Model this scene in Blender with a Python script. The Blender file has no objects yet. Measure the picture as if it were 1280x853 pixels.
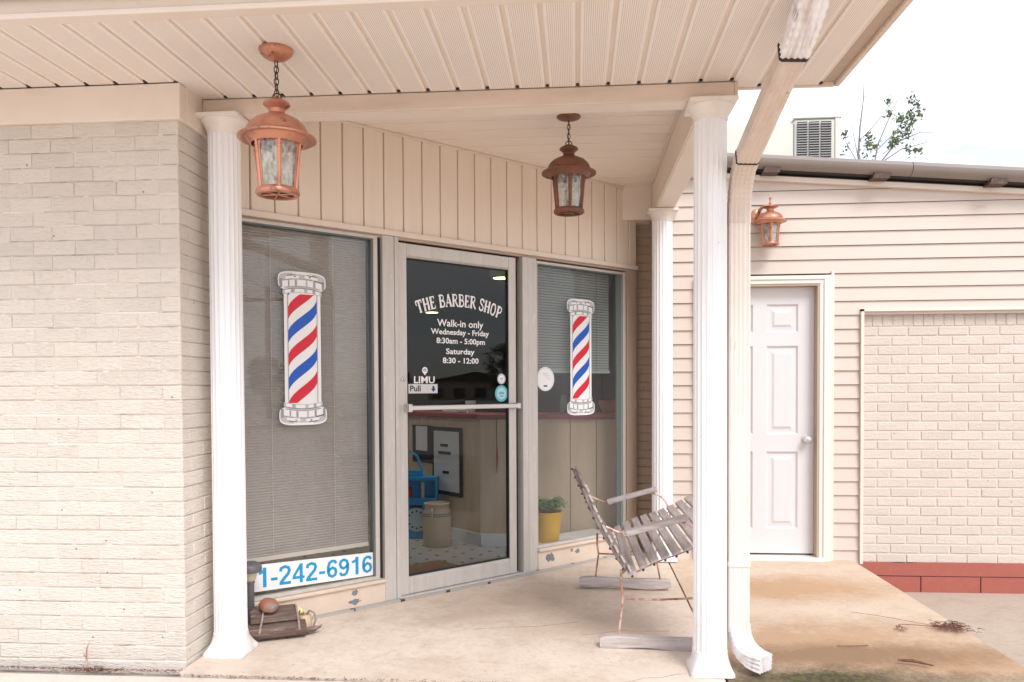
import bpy, bmesh, math, random
from mathutils import Vector, Matrix
R = math.radians
rnd = random.Random(7)
C = bpy.context.scene.collection
scene = bpy.context.scene

# ------------------------------------------------------------------ camera
def cam_axes(yaw, pitch, roll):
    c, s = math.cos(yaw), math.sin(yaw); cp, sp = math.cos(pitch), math.sin(pitch)
    r = Vector((c, s, 0)); f = Vector((-s*cp, c*cp, sp)); u = r.cross(f)
    cr, sr = math.cos(roll), math.sin(roll)
    return cr*r+sr*u, -sr*r+cr*u, f
cd = bpy.data.cameras.new('camera'); cam = bpy.data.objects.new('camera', cd); C.objects.link(cam)
r_, u_, f_ = cam_axes(R(4.585), R(-1.408), R(-0.283))
m = Matrix.Identity(4)
for i in range(3):
    m[i][0], m[i][1], m[i][2] = r_[i], u_[i], -f_[i]
m[2][3] = 1.28
cam.matrix_world = m
cd.sensor_width = 36; cd.lens = 1001.7/1280*36; cd.shift_y = (510.8-426.5)/1280
cd.clip_start = .05; cd.clip_end = 2000
scene.camera = cam

# ------------------------------------------------------------------ sky, sun, exposure
SUN_DIR = Vector((0.44, -0.72, 0.92)).normalized()     # towards the sun (front right, veiled by cloud)
el = math.asin(SUN_DIR.z); az = math.atan2(SUN_DIR.x, SUN_DIR.y)
w = bpy.data.worlds.new('World'); scene.world = w; w.use_nodes = True
nt = w.node_tree; N = nt.nodes; L = nt.links; N.clear()
out = N.new('ShaderNodeOutputWorld'); bg = N.new('ShaderNodeBackground'); sky = N.new('ShaderNodeTexSky')
sky.sky_type = 'NISHITA'; sky.sun_disc = False; sky.sun_elevation = el; sky.sun_rotation = az
sky.air_density = 1.0; sky.dust_density = 1.5
tc = N.new('ShaderNodeTexCoord'); mp = N.new('ShaderNodeMapping'); mp.inputs['Scale'].default_value = (1.6, 1.6, 5.0)
nz = N.new('ShaderNodeTexNoise'); nz.inputs['Scale'].default_value = 1.3; nz.inputs['Detail'].default_value = 7; nz.inputs['Roughness'].default_value = .72
rp = N.new('ShaderNodeValToRGB'); rp.color_ramp.elements[0].position = .38; rp.color_ramp.elements[1].position = .60
rp.color_ramp.elements[0].color = (.40, .40, .40, 1); rp.color_ramp.elements[1].color = (1, 1, 1, 1)
mx = N.new('ShaderNodeMixRGB'); mx.inputs['Color2'].default_value = (6.0, 6.1, 6.35, 1)
L.new(tc.outputs['Generated'], mp.inputs['Vector']); L.new(mp.outputs['Vector'], nz.inputs['Vector'])
L.new(nz.outputs['Fac'], rp.inputs['Fac']); L.new(rp.outputs['Color'], mx.inputs['Fac'])
L.new(sky.outputs['Color'], mx.inputs['Color1']); L.new(mx.outputs['Color'], bg.inputs['Color'])
bg.inputs['Strength'].default_value = 0.12
L.new(bg.outputs['Background'], out.inputs['Surface'])
sd = bpy.data.lights.new('sun', 'SUN'); sd.energy = 1.15; sd.angle = R(24); sd.color = (1.0, .975, .955)
so = bpy.data.objects.new('sun', sd); C.objects.link(so)
so.rotation_euler = SUN_DIR.to_track_quat('Z', 'Y').to_euler(); so.location = (4, -6, 9)
scene.view_settings.view_transform = 'Standard'; scene.view_settings.look = 'None'
scene.view_settings.exposure = 1.12; scene.view_settings.gamma = 1
scene.render.engine = 'CYCLES'
scene.cycles.max_bounces = 8; scene.cycles.diffuse_bounces = 5; scene.cycles.transparent_max_bounces = 12

# ------------------------------------------------------------------ materials
def newmat(name):
    m = bpy.data.materials.new(name); m.use_nodes = True
    return m, m.node_tree.nodes, m.node_tree.links, m.node_tree.nodes['Principled BSDF']
def coords(N, L, rand=False, scale=(1, 1, 1)):
    tc = N.new('ShaderNodeTexCoord'); v = tc.outputs['Object']
    if rand:
        oi = N.new('ShaderNodeObjectInfo'); mm = N.new('ShaderNodeMath'); mm.operation = 'MULTIPLY'; mm.inputs[1].default_value = 37.0
        L.new(oi.outputs['Random'], mm.inputs[0]); va = N.new('ShaderNodeVectorMath'); va.operation = 'ADD'
        L.new(v, va.inputs[0]); L.new(mm.outputs[0], va.inputs[1]); v = va.outputs[0]
    mp = N.new('ShaderNodeMapping'); mp.inputs['Scale'].default_value = scale; L.new(v, mp.inputs['Vector'])
    return mp.outputs['Vector']
def noise(N, L, vec, scale, detail=5, rough=.6):
    n = N.new('ShaderNodeTexNoise'); n.inputs['Scale'].default_value = scale; n.inputs['Detail'].default_value = detail
    n.inputs['Roughness'].default_value = rough; L.new(vec, n.inputs['Vector']); return n.outputs['Fac']
def ramp(N, L, fac, a, b, inv=False):
    r = N.new('ShaderNodeMapRange'); r.inputs['From Min'].default_value = a; r.inputs['From Max'].default_value = b
    if inv: r.inputs['To Min'].default_value = 1; r.inputs['To Max'].default_value = 0
    L.new(fac, r.inputs['Value']); return r.outputs['Result']
def mathn(N, L, op, a, b):
    n = N.new('ShaderNodeMath'); n.operation = op
    for i, q in enumerate((a, b)):
        if isinstance(q, (int, float)): n.inputs[i].default_value = q
        elif q is not None: L.new(q, n.inputs[i])
    return n.outputs[0]
def mixc(N, L, fac, c1, c2):
    n = N.new('ShaderNodeMixRGB')
    if isinstance(fac, float): n.inputs['Fac'].default_value = fac
    else: L.new(fac, n.inputs['Fac'])
    for k, q in (('Color1', c1), ('Color2', c2)):
        if isinstance(q, tuple): n.inputs[k].default_value = (*q[:3], 1)
        else: L.new(q, n.inputs[k])
    return n.outputs['Color']
def bumpn(N, L, B, h, strength, dist):
    b = N.new('ShaderNodeBump'); b.inputs['Strength'].default_value = strength; b.inputs['Distance'].default_value = dist
    L.new(h, b.inputs['Height']); L.new(b.outputs['Normal'], B.inputs['Normal'])
def pm(name, col, rough=.5, metal=0.0, layers=(), bump=None, rand=False, spec=None, vary=0.0):
    """layers: (colour, scale, lo, hi, strength, stretch); bump: (scale, strength, dist, stretch)"""
    m, N, L, B = newmat(name)
    c = None; cur = tuple(col)
    if vary:
        oi = N.new('ShaderNodeObjectInfo'); cur = mixc(N, L, oi.outputs['Random'], tuple(x*(1-vary) for x in col), tuple(min(1, x*(1+vary)) for x in col))
    for (c2, sc, lo, hi, st, stretch) in layers:
        v = coords(N, L, rand, stretch); f = ramp(N, L, noise(N, L, v, sc, 6), lo, hi); f = mathn(N, L, 'MULTIPLY', f, st)
        cur = mixc(N, L, f, cur, tuple(c2))
    if isinstance(cur, tuple): B.inputs['Base Color'].default_value = (*cur, 1)
    else: L.new(cur, B.inputs['Base Color'])
    B.inputs['Roughness'].default_value = rough; B.inputs['Metallic'].default_value = metal
    if spec is not None: B.inputs['Specular IOR Level'].default_value = spec
    if bump:
        sc, st, di, stretch = bump; v = coords(N, L, rand, stretch); bumpn(N, L, B, noise(N, L, v, sc, 6, .65), st, di)
    return m
def emat(name, col, s):
    m, N, L, B = newmat(name); B.inputs['Emission Color'].default_value = (*col, 1); B.inputs['Emission Strength'].default_value = s
    B.inputs['Base Color'].default_value = (*col, 1); return m
def glassmat(name, tint, r0=.022, bump=None, diff=0.0, rough=0.0):
    m = bpy.data.materials.new(name); m.use_nodes = True; N = m.node_tree.nodes; L = m.node_tree.links; N.clear()
    o = N.new('ShaderNodeOutputMaterial'); t = N.new('ShaderNodeBsdfTransparent'); t.inputs['Color'].default_value = (*tint, 1)
    g = N.new('ShaderNodeBsdfGlossy'); g.inputs['Roughness'].default_value = rough; g.inputs['Color'].default_value = (1, 1, 1, 1)
    ge = N.new('ShaderNodeNewGeometry'); d = N.new('ShaderNodeVectorMath'); d.operation = 'DOT_PRODUCT'
    L.new(ge.outputs['Incoming'], d.inputs[0]); L.new(ge.outputs['Normal'], d.inputs[1])
    a = mathn(N, L, 'ABSOLUTE', d.outputs['Value'], None); a = mathn(N, L, 'SUBTRACT', 1.0, a); a = mathn(N, L, 'POWER', a, 5.0)
    a = mathn(N, L, 'MULTIPLY', a, 1-r0); a = mathn(N, L, 'ADD', a, r0)
    base = t.outputs[0]
    if diff:
        df = N.new('ShaderNodeBsdfDiffuse'); df.inputs['Color'].default_value = (.75, .74, .70, 1)
        m2 = N.new('ShaderNodeMixShader'); m2.inputs['Fac'].default_value = diff
        L.new(base, m2.inputs[1]); L.new(df.outputs[0], m2.inputs[2]); base = m2.outputs[0]
        if bump:
            v = coords(N, L, False, (1, 1, .45)); f = ramp(N, L, noise(N, L, v, 55, 3), .42, .62); f = mathn(N, L, 'MULTIPLY', f, diff*1.9); L.new(f, m2.inputs['Fac'])
    ms = N.new('ShaderNodeMixShader'); L.new(a, ms.inputs['Fac']); L.new(base, ms.inputs[1]); L.new(g.outputs[0], ms.inputs[2])
    if bump:
        v = coords(N, L, False); b = N.new('ShaderNodeBump'); b.inputs['Strength'].default_value = bump[1]; b.inputs['Distance'].default_value = bump[2]
        L.new(noise(N, L, v, bump[0], 3), b.inputs['Height']); L.new(b.outputs[0], g.inputs['Normal'])
    L.new(ms.outputs[0], o.inputs['Surface']); return m

CREAM = (.66, .53, .43)
M = {}
def lap_brick(name, col, stretch, bs, bd, dirtc):
    m, N, L, B = newmat(name)
    v = coords(N, L, True, stretch); n1 = noise(N, L, v, 9, 8, .62)
    v2 = coords(N, L, True, (1, 1, 1)); n2 = noise(N, L, v2, 3.0, 4)
    oi = N.new('ShaderNodeObjectInfo')
    c = mixc(N, L, oi.outputs['Random'], tuple(x*.955 for x in col), tuple(x*1.035 for x in col))
    c = mixc(N, L, mathn(N, L, 'MULTIPLY', ramp(N, L, n1, .58, .78), .36), c, dirtc)
    c = mixc(N, L, mathn(N, L, 'MULTIPLY', ramp(N, L, n2, .5, .8), .16), c, dirtc)
    vm = N.new('ShaderNodeTexVoronoi'); vm.inputs['Scale'].default_value = 8.5; L.new(v2, vm.inputs['Vector'])
    c = mixc(N, L, mathn(N, L, 'MULTIPLY', ramp(N, L, vm.outputs['Distance'], .030, .052, True), .8), c, (.16, .11, .09))
    n4 = noise(N, L, v2, 7, 6, .75); c = mixc(N, L, mathn(N, L, 'MULTIPLY', ramp(N, L, n4, .62, .72), .22), c, tuple(x*.62 for x in col))
    L.new(c, B.inputs['Base Color']); B.inputs['Roughness'].default_value = .72
    hh = mathn(N, L, 'ADD', n1, mathn(N, L, 'MULTIPLY', noise(N, L, v, 30, 4), .35))
    bumpn(N, L, B, hh, bs, bd)
    return m
M['brick_l'] = lap_brick('painted_rough_brick', (.80, .72, .64), (3.4, 3.4, 13), 1.0, .014, (.44, .36, .31))
M['brick_r'] = lap_brick('painted_smooth_brick', (.63, .55, .485), (6, 6, 9), .8, .008, (.50, .40, .31))
M['mortar_l'] = pm('painted_mortar', (.78, .70, .62), .8, 0, [((.35, .26, .20), 4, .5, .8, .5, (1, 1, 1))], (40, .6, .004, (1, 1, 1)))
M['mortar_r'] = pm('painted_mortar_light', (.66, .58, .515), .8, 0, [((.50, .40, .32), 4, .5, .8, .4, (1, 1, 1))], (40, .5, .004, (1, 1, 1)))
M['joint_shade'] = pm('joint_shadow_tone', (.50, .43, .37), .9, 0, [((.17, .13, .10), 9, .52, .64, .9, (1, 1, 1))])
M['red'] = pm('red_foundation_paint', (.36, .10, .075), .75, 0, [((.38, .12, .09), 12, .4, .75, .6, (1, 1, 1)), ((.55, .30, .24), 30, .6, .8, .4, (1, 1, 1))], (60, .6, .004, (1, 1, 1)))
M['siding'] = pm('beige_vinyl_siding', (.61, .52, .455), .45, 0, [((.565, .475, .41), 2.2, .4, .75, .5, (1, 1, 3)), ((.55, .43, .34), 16, .55, .8, .25, (.4, 1, 3))], (90, .12, .002, (.12, 1, 1)))
M['trim'] = pm('beige_aluminium_trim', (.78, .685, .60), .45, 0, [((.68, .55, .45), 3, .4, .8, .5, (1, 1, 1)), ((.45, .34, .25), 14, .66, .82, .4, (1, 1, 1))], (20, .10, .004, (1, 1, 1)))
M['beamface'] = pm('weathered_beam_wrap', (.70, .58, .485), .5, 0, [((.54, .43, .345), 5, .40, .75, .7, (.35, 1, 2)), ((.33, .23, .16), 30, .6, .8, .4, (1, 1, 1))], (15, .15, .004, (.4, 1, 1)))
M['header'] = pm('tan_vertical_siding', (.83, .72, .615), .5, 0, [((.76, .65, .54), 5, .42, .72, .6, (2, 2, .25))], (60, .15, .002, (1, 1, .1)), rand=True)
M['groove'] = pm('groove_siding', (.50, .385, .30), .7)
M['ceil'] = pm('beige_ceiling_panel', (.85, .755, .67), .45, 0, [((.77, .67, .58), 3, .45, .75, .5, (.5, 1, 1))], None, rand=True)
def soffitmat():
    m, N, L, B = newmat('perforated_vinyl_soffit')
    v = coords(N, L); sp = N.new('ShaderNodeSeparateXYZ'); L.new(v, sp.inputs[0])
    k = 2*math.pi/.0078
    sx = mathn(N, L, 'SINE', mathn(N, L, 'MULTIPLY', sp.outputs[0], k), None); sy = mathn(N, L, 'SINE', mathn(N, L, 'MULTIPLY', sp.outputs[1], k), None)
    d = ramp(N, L, mathn(N, L, 'ADD', sx, sy), .85, 1.25)
    # perforated field does not reach the panel edges
    ed = ramp(N, L, mathn(N, L, 'ABSOLUTE', sp.outputs[0], None), .047, .050, True)
    d = mathn(N, L, 'MULTIPLY', d, ed)
    n1 = noise(N, L, coords(N, L, True), 5, 4)
    c = mixc(N, L, mathn(N, L, 'MULTIPLY', ramp(N, L, n1, .45, .8), .35), (.87, .79, .715), (.80, .71, .63))
    c = mixc(N, L, mathn(N, L, 'MULTIPLY', d, .80), c, (.22, .14, .11))
    L.new(c, B.inputs['Base Color']); B.inputs['Roughness'].default_value = .45
    return m
M['soffit'] = soffitmat()
def whitemat():
    m, N, L, B = newmat('white_column_paint'); v = coords(N, L); sp = N.new('ShaderNodeSeparateXYZ'); L.new(v, sp.inputs[0])
    c = mixc(N, L, mathn(N, L, 'MULTIPLY', ramp(N, L, noise(N, L, coords(N, L, True, (3, 3, .35)), 5, 6), .46, .75), .38), (.84, .83, .84), (.66, .63, .62))
    low_ = ramp(N, L, sp.outputs[2], .02, .42, True); d = mathn(N, L, 'MULTIPLY', low_, ramp(N, L, noise(N, L, coords(N, L, True), 14, 6, .7), .40, .66))
    c = mixc(N, L, mathn(N, L, 'MULTIPLY', d, .5), c, (.56, .46, .38))
    n3 = ramp(N, L, noise(N, L, coords(N, L, True), 60, 3, .6), .70, .76); c = mixc(N, L, mathn(N, L, 'MULTIPLY', n3, .5), c, (.30, .26, .23))
    L.new(c, B.inputs['Base Color']); B.inputs['Roughness'].default_value = .38
    return m
M['white'] = whitemat()
M['whitedirty'] = pm('aged_white_paint', (.80, .74, .68), .4, 0, [((.62, .50, .40), 8, .5, .8, .5, (1, 1, 1))])
M['door'] = pm('white_door_paint', (.68, .655, .655), .35, 0, [((.61, .58, .57), 3, .5, .8, .3, (1, 1, 1))])
M['casing'] = pm('cream_door_casing', (.76, .71, .65), .4)
M['alu'] = pm('chalky_painted_aluminium', (.60, .565, .53), .42, .15, [((.48, .42, .36), 6, .40, .75, .6, (3, 3, .35)), ((.78, .74, .70), 22, .58, .75, .6, (2, 2, .5)), ((.30, .22, .17), 30, .68, .78, .6, (1.5, 1.5, .5))], (60, .12, .002, (1, 1, .3)))
M['chrome'] = pm('brushed_metal', (.62, .60, .58), .28, .85, [((.40, .36, .33), 10, .5, .8, .5, (.3, 1, 1))])
M['dark'] = pm('dark_recess', (.03, .026, .024), .7)
M['gasket'] = pm('grey_green_gasket', (.13, .15, .145), .6)
M['beige_jamb'] = pm('tan_jamb_paint', (.46, .35, .26), .5, 0, [((.36, .26, .19), 5, .4, .8, .6, (2, 2, .3))])
M['bulk'] = pm('painted_plaster_bulkhead', (.70, .57, .46), .7, 0, [((.60, .47, .37), 6, .4, .75, .6, (1, 1, 1)), ((.40, .31, .25), 18, .66, .76, .5, (1, 1, 1))], (30, .4, .004, (1, 1, 1)))
M['peel'] = pm('bare_grey_patch', (.17, .19, .21), .8, 0, [((.28, .27, .26), 30, .4, .7, .8, (1, 1, 1))], (60, .6, .003, (1, 1, 1)))
M['glass'] = glassmat('window_glass', (.92, .93, .93), .024)
M['doorglass'] = glassmat('door_glass', (.82, .85, .88), .017)
M['seeded'] = glassmat('seeded_lantern_glass', (.92, .94, .93), .06, (70, .8, .004), .16, .05)
M['blind'] = pm('pleated_shade_fabric', (.42, .37, .34), .9, 0, [((.43, .38, .345), 1.6, .4, .7, .5, (1, 1, 1))])
M['blind_green'] = pm('grey_green_blind', (.40, .43, .40), .8)
M['copper'] = pm('faded_copper_paint', (.58, .26, .165), .32, .5, [((.30, .115, .07), 8, .46, .70, .75, (1, 1, 1)), ((.62, .36, .27), 24, .54, .72, .6, (1, 1, 1)), ((.10, .055, .04), 34, .60, .70, .8, (1, 1, 1))], (60, .12, .002, (1, 1, 1)))
M['copper_dark'] = pm('dark_weathered_copper', (.27, .105, .065), .5, .25, [((.12, .07, .05), 10, .38, .66, .8, (1, 1, 1)), ((.42, .19, .12), 26, .56, .75, .6, (1, 1, 1))], (60, .25, .002, (1, 1, 1)))
M['chain'] = pm('dark_bronze_chain', (.10, .055, .045), .5, .5)
M['bulb'] = pm('frosted_bulb', (.8, .8, .78), .3)
M['spout'] = pm('cream_downspout', (.80, .71, .64), .4, 0, [((.66, .55, .47), 7, .45, .75, .5, (2, 2, .4)), ((.40, .31, .26), 16, .64, .76, .5, (2, 2, .4))], (40, .08, .002, (1, 1, .3)))
M['spout_dirty'] = pm('stained_downspout', (.70, .585, .50), .42, .1, [((.52, .42, .35), 5, .42, .72, .7, (1, .7, .7)), ((.80, .74, .70), 7, .56, .72, .6, (1, .6, .6)), ((.12, .10, .09), 18, .64, .76, .8, (2, .7, .7))], (40, .12, .002, (1, 1, .3)))
M['spout_clean'] = pm('bare_white_downspout', (.82, .79, .79), .3, .15, [((.45, .36, .32), 10, .52, .72, .7, (3, .6, .6))])
M['spout_skylit'] = pm('streaked_skylit_downspout', (.86, .84, .84), .3, .15, [((.56, .46, .40), 9, .50, .66, .75, (4, .5, .5)), ((.20, .15, .13), 14, .58, .70, .8, (4, .5, .5))], (40, .08, .002, (1, 1, .3)))  # sky brightness is put into the elbow's whiter base; streaks are stains
M['seam'] = pm('mossy_black_seam', (.035, .032, .022), .9, 0, [((.20, .19, .06), 40, .55, .7, .7, (1, 1, 1))], (80, .8, .004, (1, 1, 1)))
M['wood'] = pm('weathered_grey_wood', (.52, .455, .435), .8, 0, [((.30, .25, .235), 14, .40, .68, .8, (3, .35, 3)), ((.47, .40, .38), 26, .52, .72, .7, (3, .3, 3))], (40, .5, .003, (3, .25, 3)), rand=True)
M['wood_x'] = pm('weathered_grey_wood_long', (.52, .455, .435), .8, 0, [((.30, .25, .235), 14, .40, .68, .8, (.35, 3, 3)), ((.47, .40, .38), 26, .52, .72, .7, (.3, 3, 3))], (40, .5, .003, (.25, 3, 3)), rand=True)
M['wood_z'] = pm('weathered_grey_wood_stile', (.30, .24, .225), .8, 0, [((.17, .13, .12), 20, .40, .68, .8, (2, 2, .6)), ((.50, .43, .41), 36, .50, .68, .8, (2, 2, .5))], (50, .7, .004, (2, 2, .4)))
M['rod'] = pm('chipped_pink_white_rod', (.72, .52, .44), .5, .1, [((.38, .14, .08), 28, .50, .62, .9, (1, 1, 1))])
M['rust'] = pm('rusty_rod', (.44, .22, .15), .6, .3, [((.20, .08, .05), 20, .45, .65, .8, (1, 1, 1)), ((.68, .54, .47), 22, .48, .6, .8, (1, 1, 1))])
M['screw'] = pm('old_bolt_head', (.08, .065, .06), .5, .6)
M['log'] = pm('dark_split_log', (.15, .10, .08), .85, 0, [((.09, .06, .05), 16, .38, .62, .85, (.3, 3, 3)), ((.40, .31, .27), 26, .55, .72, .8, (.3, 3, 3))], (40, .9, .005, (.3, 3, 3)), rand=True)
M['logend'] = pm('log_end_grain', (.33, .20, .12), .85, 0, [((.16, .09, .06), 30, .4, .65, .8, (1, 1, 1))], (60, .5, .003, (1, 1, 1)))
M['rope'] = pm('old_rope', (.36, .27, .22), .9, 0, [((.2, .14, .11), 60, .4, .65, .7, (1, 1, 1))], (120, .6, .002, (1, 1, 1)))
M['gourd'] = pm('painted_brown_gourd', (.30, .135, .085), .6, 0, [((.14, .19, .25), 14, .56, .62, .9, (1, 1, 1)), ((.48, .33, .26), 22, .58, .66, .8, (1, 1, 1))], (40, .3, .003, (1, 1, 1)))
M['grey_plastic'] = pm('dark_grey_plastic', (.12, .11, .12), .45)
M['lens'] = pm('yellowed_clear_lens', (.62, .55, .38), .3, 0, spec=.6)
M['yellow'] = pm('yellow_glazed_pot', (.80, .46, .02), .35, 0, [((.70, .38, .02), 8, .5, .8, .5, (1, 1, 1))])
M['soil'] = pm('potting_soil', (.03, .02, .014), .95)
M['fern'] = pm('fern_green', (.08, .20, .035), .55, 0, [((.12, .22, .05), 30, .45, .7, .7, (1, 1, 1))])
M['flower'] = pm('pale_yellow_petal', (.75, .66, .30), .6)
M['leaf'] = pm('dull_green_leaf', (.13, .17, .06), .7, 0, [((.17, .16, .07), 2, .4, .7, .8, (1, 1, 1))])
M['bark'] = pm('grey_bark', (.27, .24, .25), .9, 0, [((.12, .09, .08), 10, .4, .7, .6, (1, 1, 1))])
M['litter'] = pm('red_brown_litter', (.16, .07, .045), .9, 0, [((.32, .16, .11), 60, .5, .7, .8, (1, 1, 1)), ((.05, .035, .03), 40, .5, .7, .8, (1, 1, 1))])
M['roofmetal'] = pm('grey_beige_rake_metal', (.27, .225, .20), .45, .1, [((.20, .165, .145), 6, .4, .75, .5, (.3, 1, 1))])
M['roofdark'] = pm('roof_membrane', (.06, .055, .05), .85)
M['rustclip'] = pm('rusty_brown_clip', (.085, .05, .038), .7, 0, [((.26, .17, .13), 40, .55, .68, .7, (1, 1, 1))])
M['hvac'] = pm('cream_hvac_cabinet', (.70, .68, .60), .5, 0, [((.62, .58, .50), 3, .45, .75, .5, (1, 1, 1))])
M['louvre'] = pm('grey_louvre', (.42, .41, .40), .6, .2)
M['counter'] = pm('tan_panelled_counter', (.62, .48, .34), .6, 0, [((.38, .26, .155), 4, .4, .75, .5, (2, 2, .3))])
M['counter_top'] = pm('dark_red_laminate', (.24, .028, .03), .3)
M['base_white'] = pm('white_baseboard', (.72, .70, .68), .4)
M['crock'] = pm('cream_stoneware', (.62, .48, .33), .35, 0, [((.52, .39, .26), 7, .45, .75, .5, (1, 1, 1))])
M['crock_blue'] = pm('cobalt_band', (.09, .12, .18), .4)
M['blue'] = pm('bright_blue_paint', (.005, .30, .60), .4)
M['bluelight'] = pm('pale_blue_print', (.50, .66, .72), .5)
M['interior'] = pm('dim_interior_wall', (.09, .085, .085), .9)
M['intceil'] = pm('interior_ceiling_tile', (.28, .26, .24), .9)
M['mat'] = pm('brown_coir_mat', (.26, .14, .075), .95, 0, [((.14, .07, .04), 60, .4, .65, .8, (1, 1, 1))], (90, .8, .004, (1, 1, 1)))
M['rubber'] = pm('black_rubber', (.012, .012, .012), .6)
M['paper'] = pm('white_paper', (.70, .68, .66), .7)
M['board_face'] = pm('white_board_face', (.62, .61, .60), .4)
M['black'] = pm('black_print', (.012, .012, .012), .5)
M['d_white'] = pm('white_vinyl', (.86, .84, .83), .4)
M['d_red'] = pm('red_vinyl', (.66, .012, .035), .4)
M['d_blue'] = pm('blue_vinyl', (.008, .095, .50), .4)
M['d_cyan'] = pm('cyan_vinyl', (.0, .30, .58), .4)
M['d_g1'] = pm('silver_vinyl', (.52, .52, .53), .4)
M['d_g2'] = pm('grey_vinyl', (.30, .30, .31), .4)
M['d_g3'] = pm('charcoal_vinyl', (.04, .04, .045), .4)
M['d_edge'] = glassmat('printed_edge_shading', (.72, .72, .74), .0)
M['d_teal'] = pm('teal_vinyl', (.10, .50, .56), .4)
M['d_navy'] = pm('navy_print', (.005, .03, .16), .4)
M['wicker'] = pm('orange_wicker', (.36, .16, .055), .8, 0, [((.2, .08, .03), 50, .4, .65, .8, (1, 1, 4))])
M['bottle'] = pm('green_glass_jar', (.10, .17, .13), .15)
M['lamp_on'] = emat('lit_warm_lamp', (1.0, .72, .30), 5.0)
M['tube_on'] = emat('lit_fluorescent_diffuser', (1.0, .93, .82), 5.0)
M['asphalt'] = pm('asphalt', (.06, .058, .056), .9, 0, [((.09, .085, .08), 20, .4, .7, .6, (1, 1, 1))], (200, .4, .004, (1, 1, 1)))
M['crown'] = pm('tree_crown_leaf', (.05, .075, .028), .7, 0, [((.09, .12, .045), .8, .4, .7, .8, (1, 1, 1))])
M['polewood'] = pm('utility_pole_wood', (.13, .10, .08), .9)
M['bldg'] = pm('far_building_wall', (.45, .38, .32), .8)
def concrete(name, base, dark, stains=None, crack=False):
    m, N, L, B = newmat(name)
    v = coords(N, L)
    a = noise(N, L, v, 1.1, 5, .6); b = noise(N, L, v, 6, 8, .7); c3 = noise(N, L, v, 120, 3, .7)
    c = mixc(N, L, mathn(N, L, 'MULTIPLY', ramp(N, L, a, .38, .68), .75), base, dark)
    c = mixc(N, L, mathn(N, L, 'MULTIPLY', ramp(N, L, b, .48, .74), .5), c, tuple(x*.70 for x in dark))
    b3 = noise(N, L, v, 30, 5, .75); c = mixc(N, L, mathn(N, L, 'MULTIPLY', ramp(N, L, b3, .50, .72), .35), c, tuple(x*.62 for x in dark)); c = mixc(N, L, mathn(N, L, 'MULTIPLY', ramp(N, L, b3, .30, .42, True), .35), c, tuple(min(.8, x*1.15) for x in base))
    c = mixc(N, L, mathn(N, L, 'MULTIPLY', ramp(N, L, c3, .55, .75), .28), c, tuple(x*.55 for x in dark))
    vm = N.new('ShaderNodeTexVoronoi'); vm.inputs['Scale'].default_value = 9; L.new(v, vm.inputs['Vector'])
    c = mixc(N, L, mathn(N, L, 'MULTIPLY', ramp(N, L, vm.outputs['Distance'], .035, .06, True), .5), c, (.12, .08, .06))
    if stains: c = stains(N, L, v, c)
    L.new(c, B.inputs['Base Color']); B.inputs['Roughness'].default_value = .78
    bumpn(N, L, B, mathn(N, L, 'ADD', mathn(N, L, 'MULTIPLY', b, .6), mathn(N, L, 'MULTIPLY', c3, .35)), .35, .005)
    return m
def blob(N, L, v, cx, cy, rx, ry, wob=.5, sc=3.0, rot=0):
    """soft elliptical stain mask in object space with a ragged edge"""
    mp = N.new('ShaderNodeMapping'); mp.vector_type = 'TEXTURE'
    mp.inputs['Location'].default_value = (cx, cy, 0); mp.inputs['Scale'].default_value = (rx, ry, 1e3); mp.inputs['Rotation'].default_value = (0, 0, rot)
    L.new(v, mp.inputs['Vector'])
    ln = N.new('ShaderNodeVectorMath'); ln.operation = 'LENGTH'; L.new(mp.outputs[0], ln.inputs[0])
    n = noise(N, L, v, sc, 6, .65)
    n9 = noise(N, L, v, sc*9, 6, .8)
    d = mathn(N, L, 'ADD', ln.outputs['Value'], mathn(N, L, 'MULTIPLY', mathn(N, L, 'SUBTRACT', n, .5), wob*3)); d = mathn(N, L, 'ADD', d, mathn(N, L, 'MULTIPLY', mathn(N, L, 'SUBTRACT', n9, .5), 1.1))
    return ramp(N, L, d, .35, 1.1, True)
def st_walk(N, L, v, c):
    o1 = blob(N, L, v, 1.35, 5.25, .75, .42, .5, 2.2); o2 = blob(N, L, v, 1.2, 4.15, .95, .55, .5, 2.6)
    o3 = blob(N, L, v, 1.9, 3.85, .5, .35, .5, 3)
    br = blob(N, L, v, 1.25, 3.98, 1.1, .22, .35, 4); ms = blob(N, L, v, 1.10, 3.70, .50, .17, .45, 7); ms2 = blob(N, L, v, 1.0, 3.64, 1.3, .14, .35, 6)
    lt = blob(N, L, v, 1.05, 4.75, .8, .25, .4, 3)
    c = mixc(N, L, mathn(N, L, 'MULTIPLY', o1, .8), c, (.46, .27, .14)); c = mixc(N, L, mathn(N, L, 'MULTIPLY', o2, .75), c, (.42, .245, .13))
    c = mixc(N, L, mathn(N, L, 'MULTIPLY', o3, .7), c, (.40, .22, .11)); c = mixc(N, L, mathn(N, L, 'MULTIPLY', lt, .35), c, (.66, .53, .42))
    c = mixc(N, L, mathn(N, L, 'MULTIPLY', br, .72), c, (.20, .115, .055)); c = mixc(N, L, mathn(N, L, 'MULTIPLY', ms2, .8), c, (.10, .065, .03))
    g = ramp(N, L, noise(N, L, v, 40, 4, .7), .42, .58)
    c = mixc(N, L, mathn(N, L, 'MULTIPLY', ms, .92), c, mixc(N, L, g, (.028, .021, .010), (.09, .085, .02)))
    return c
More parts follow.
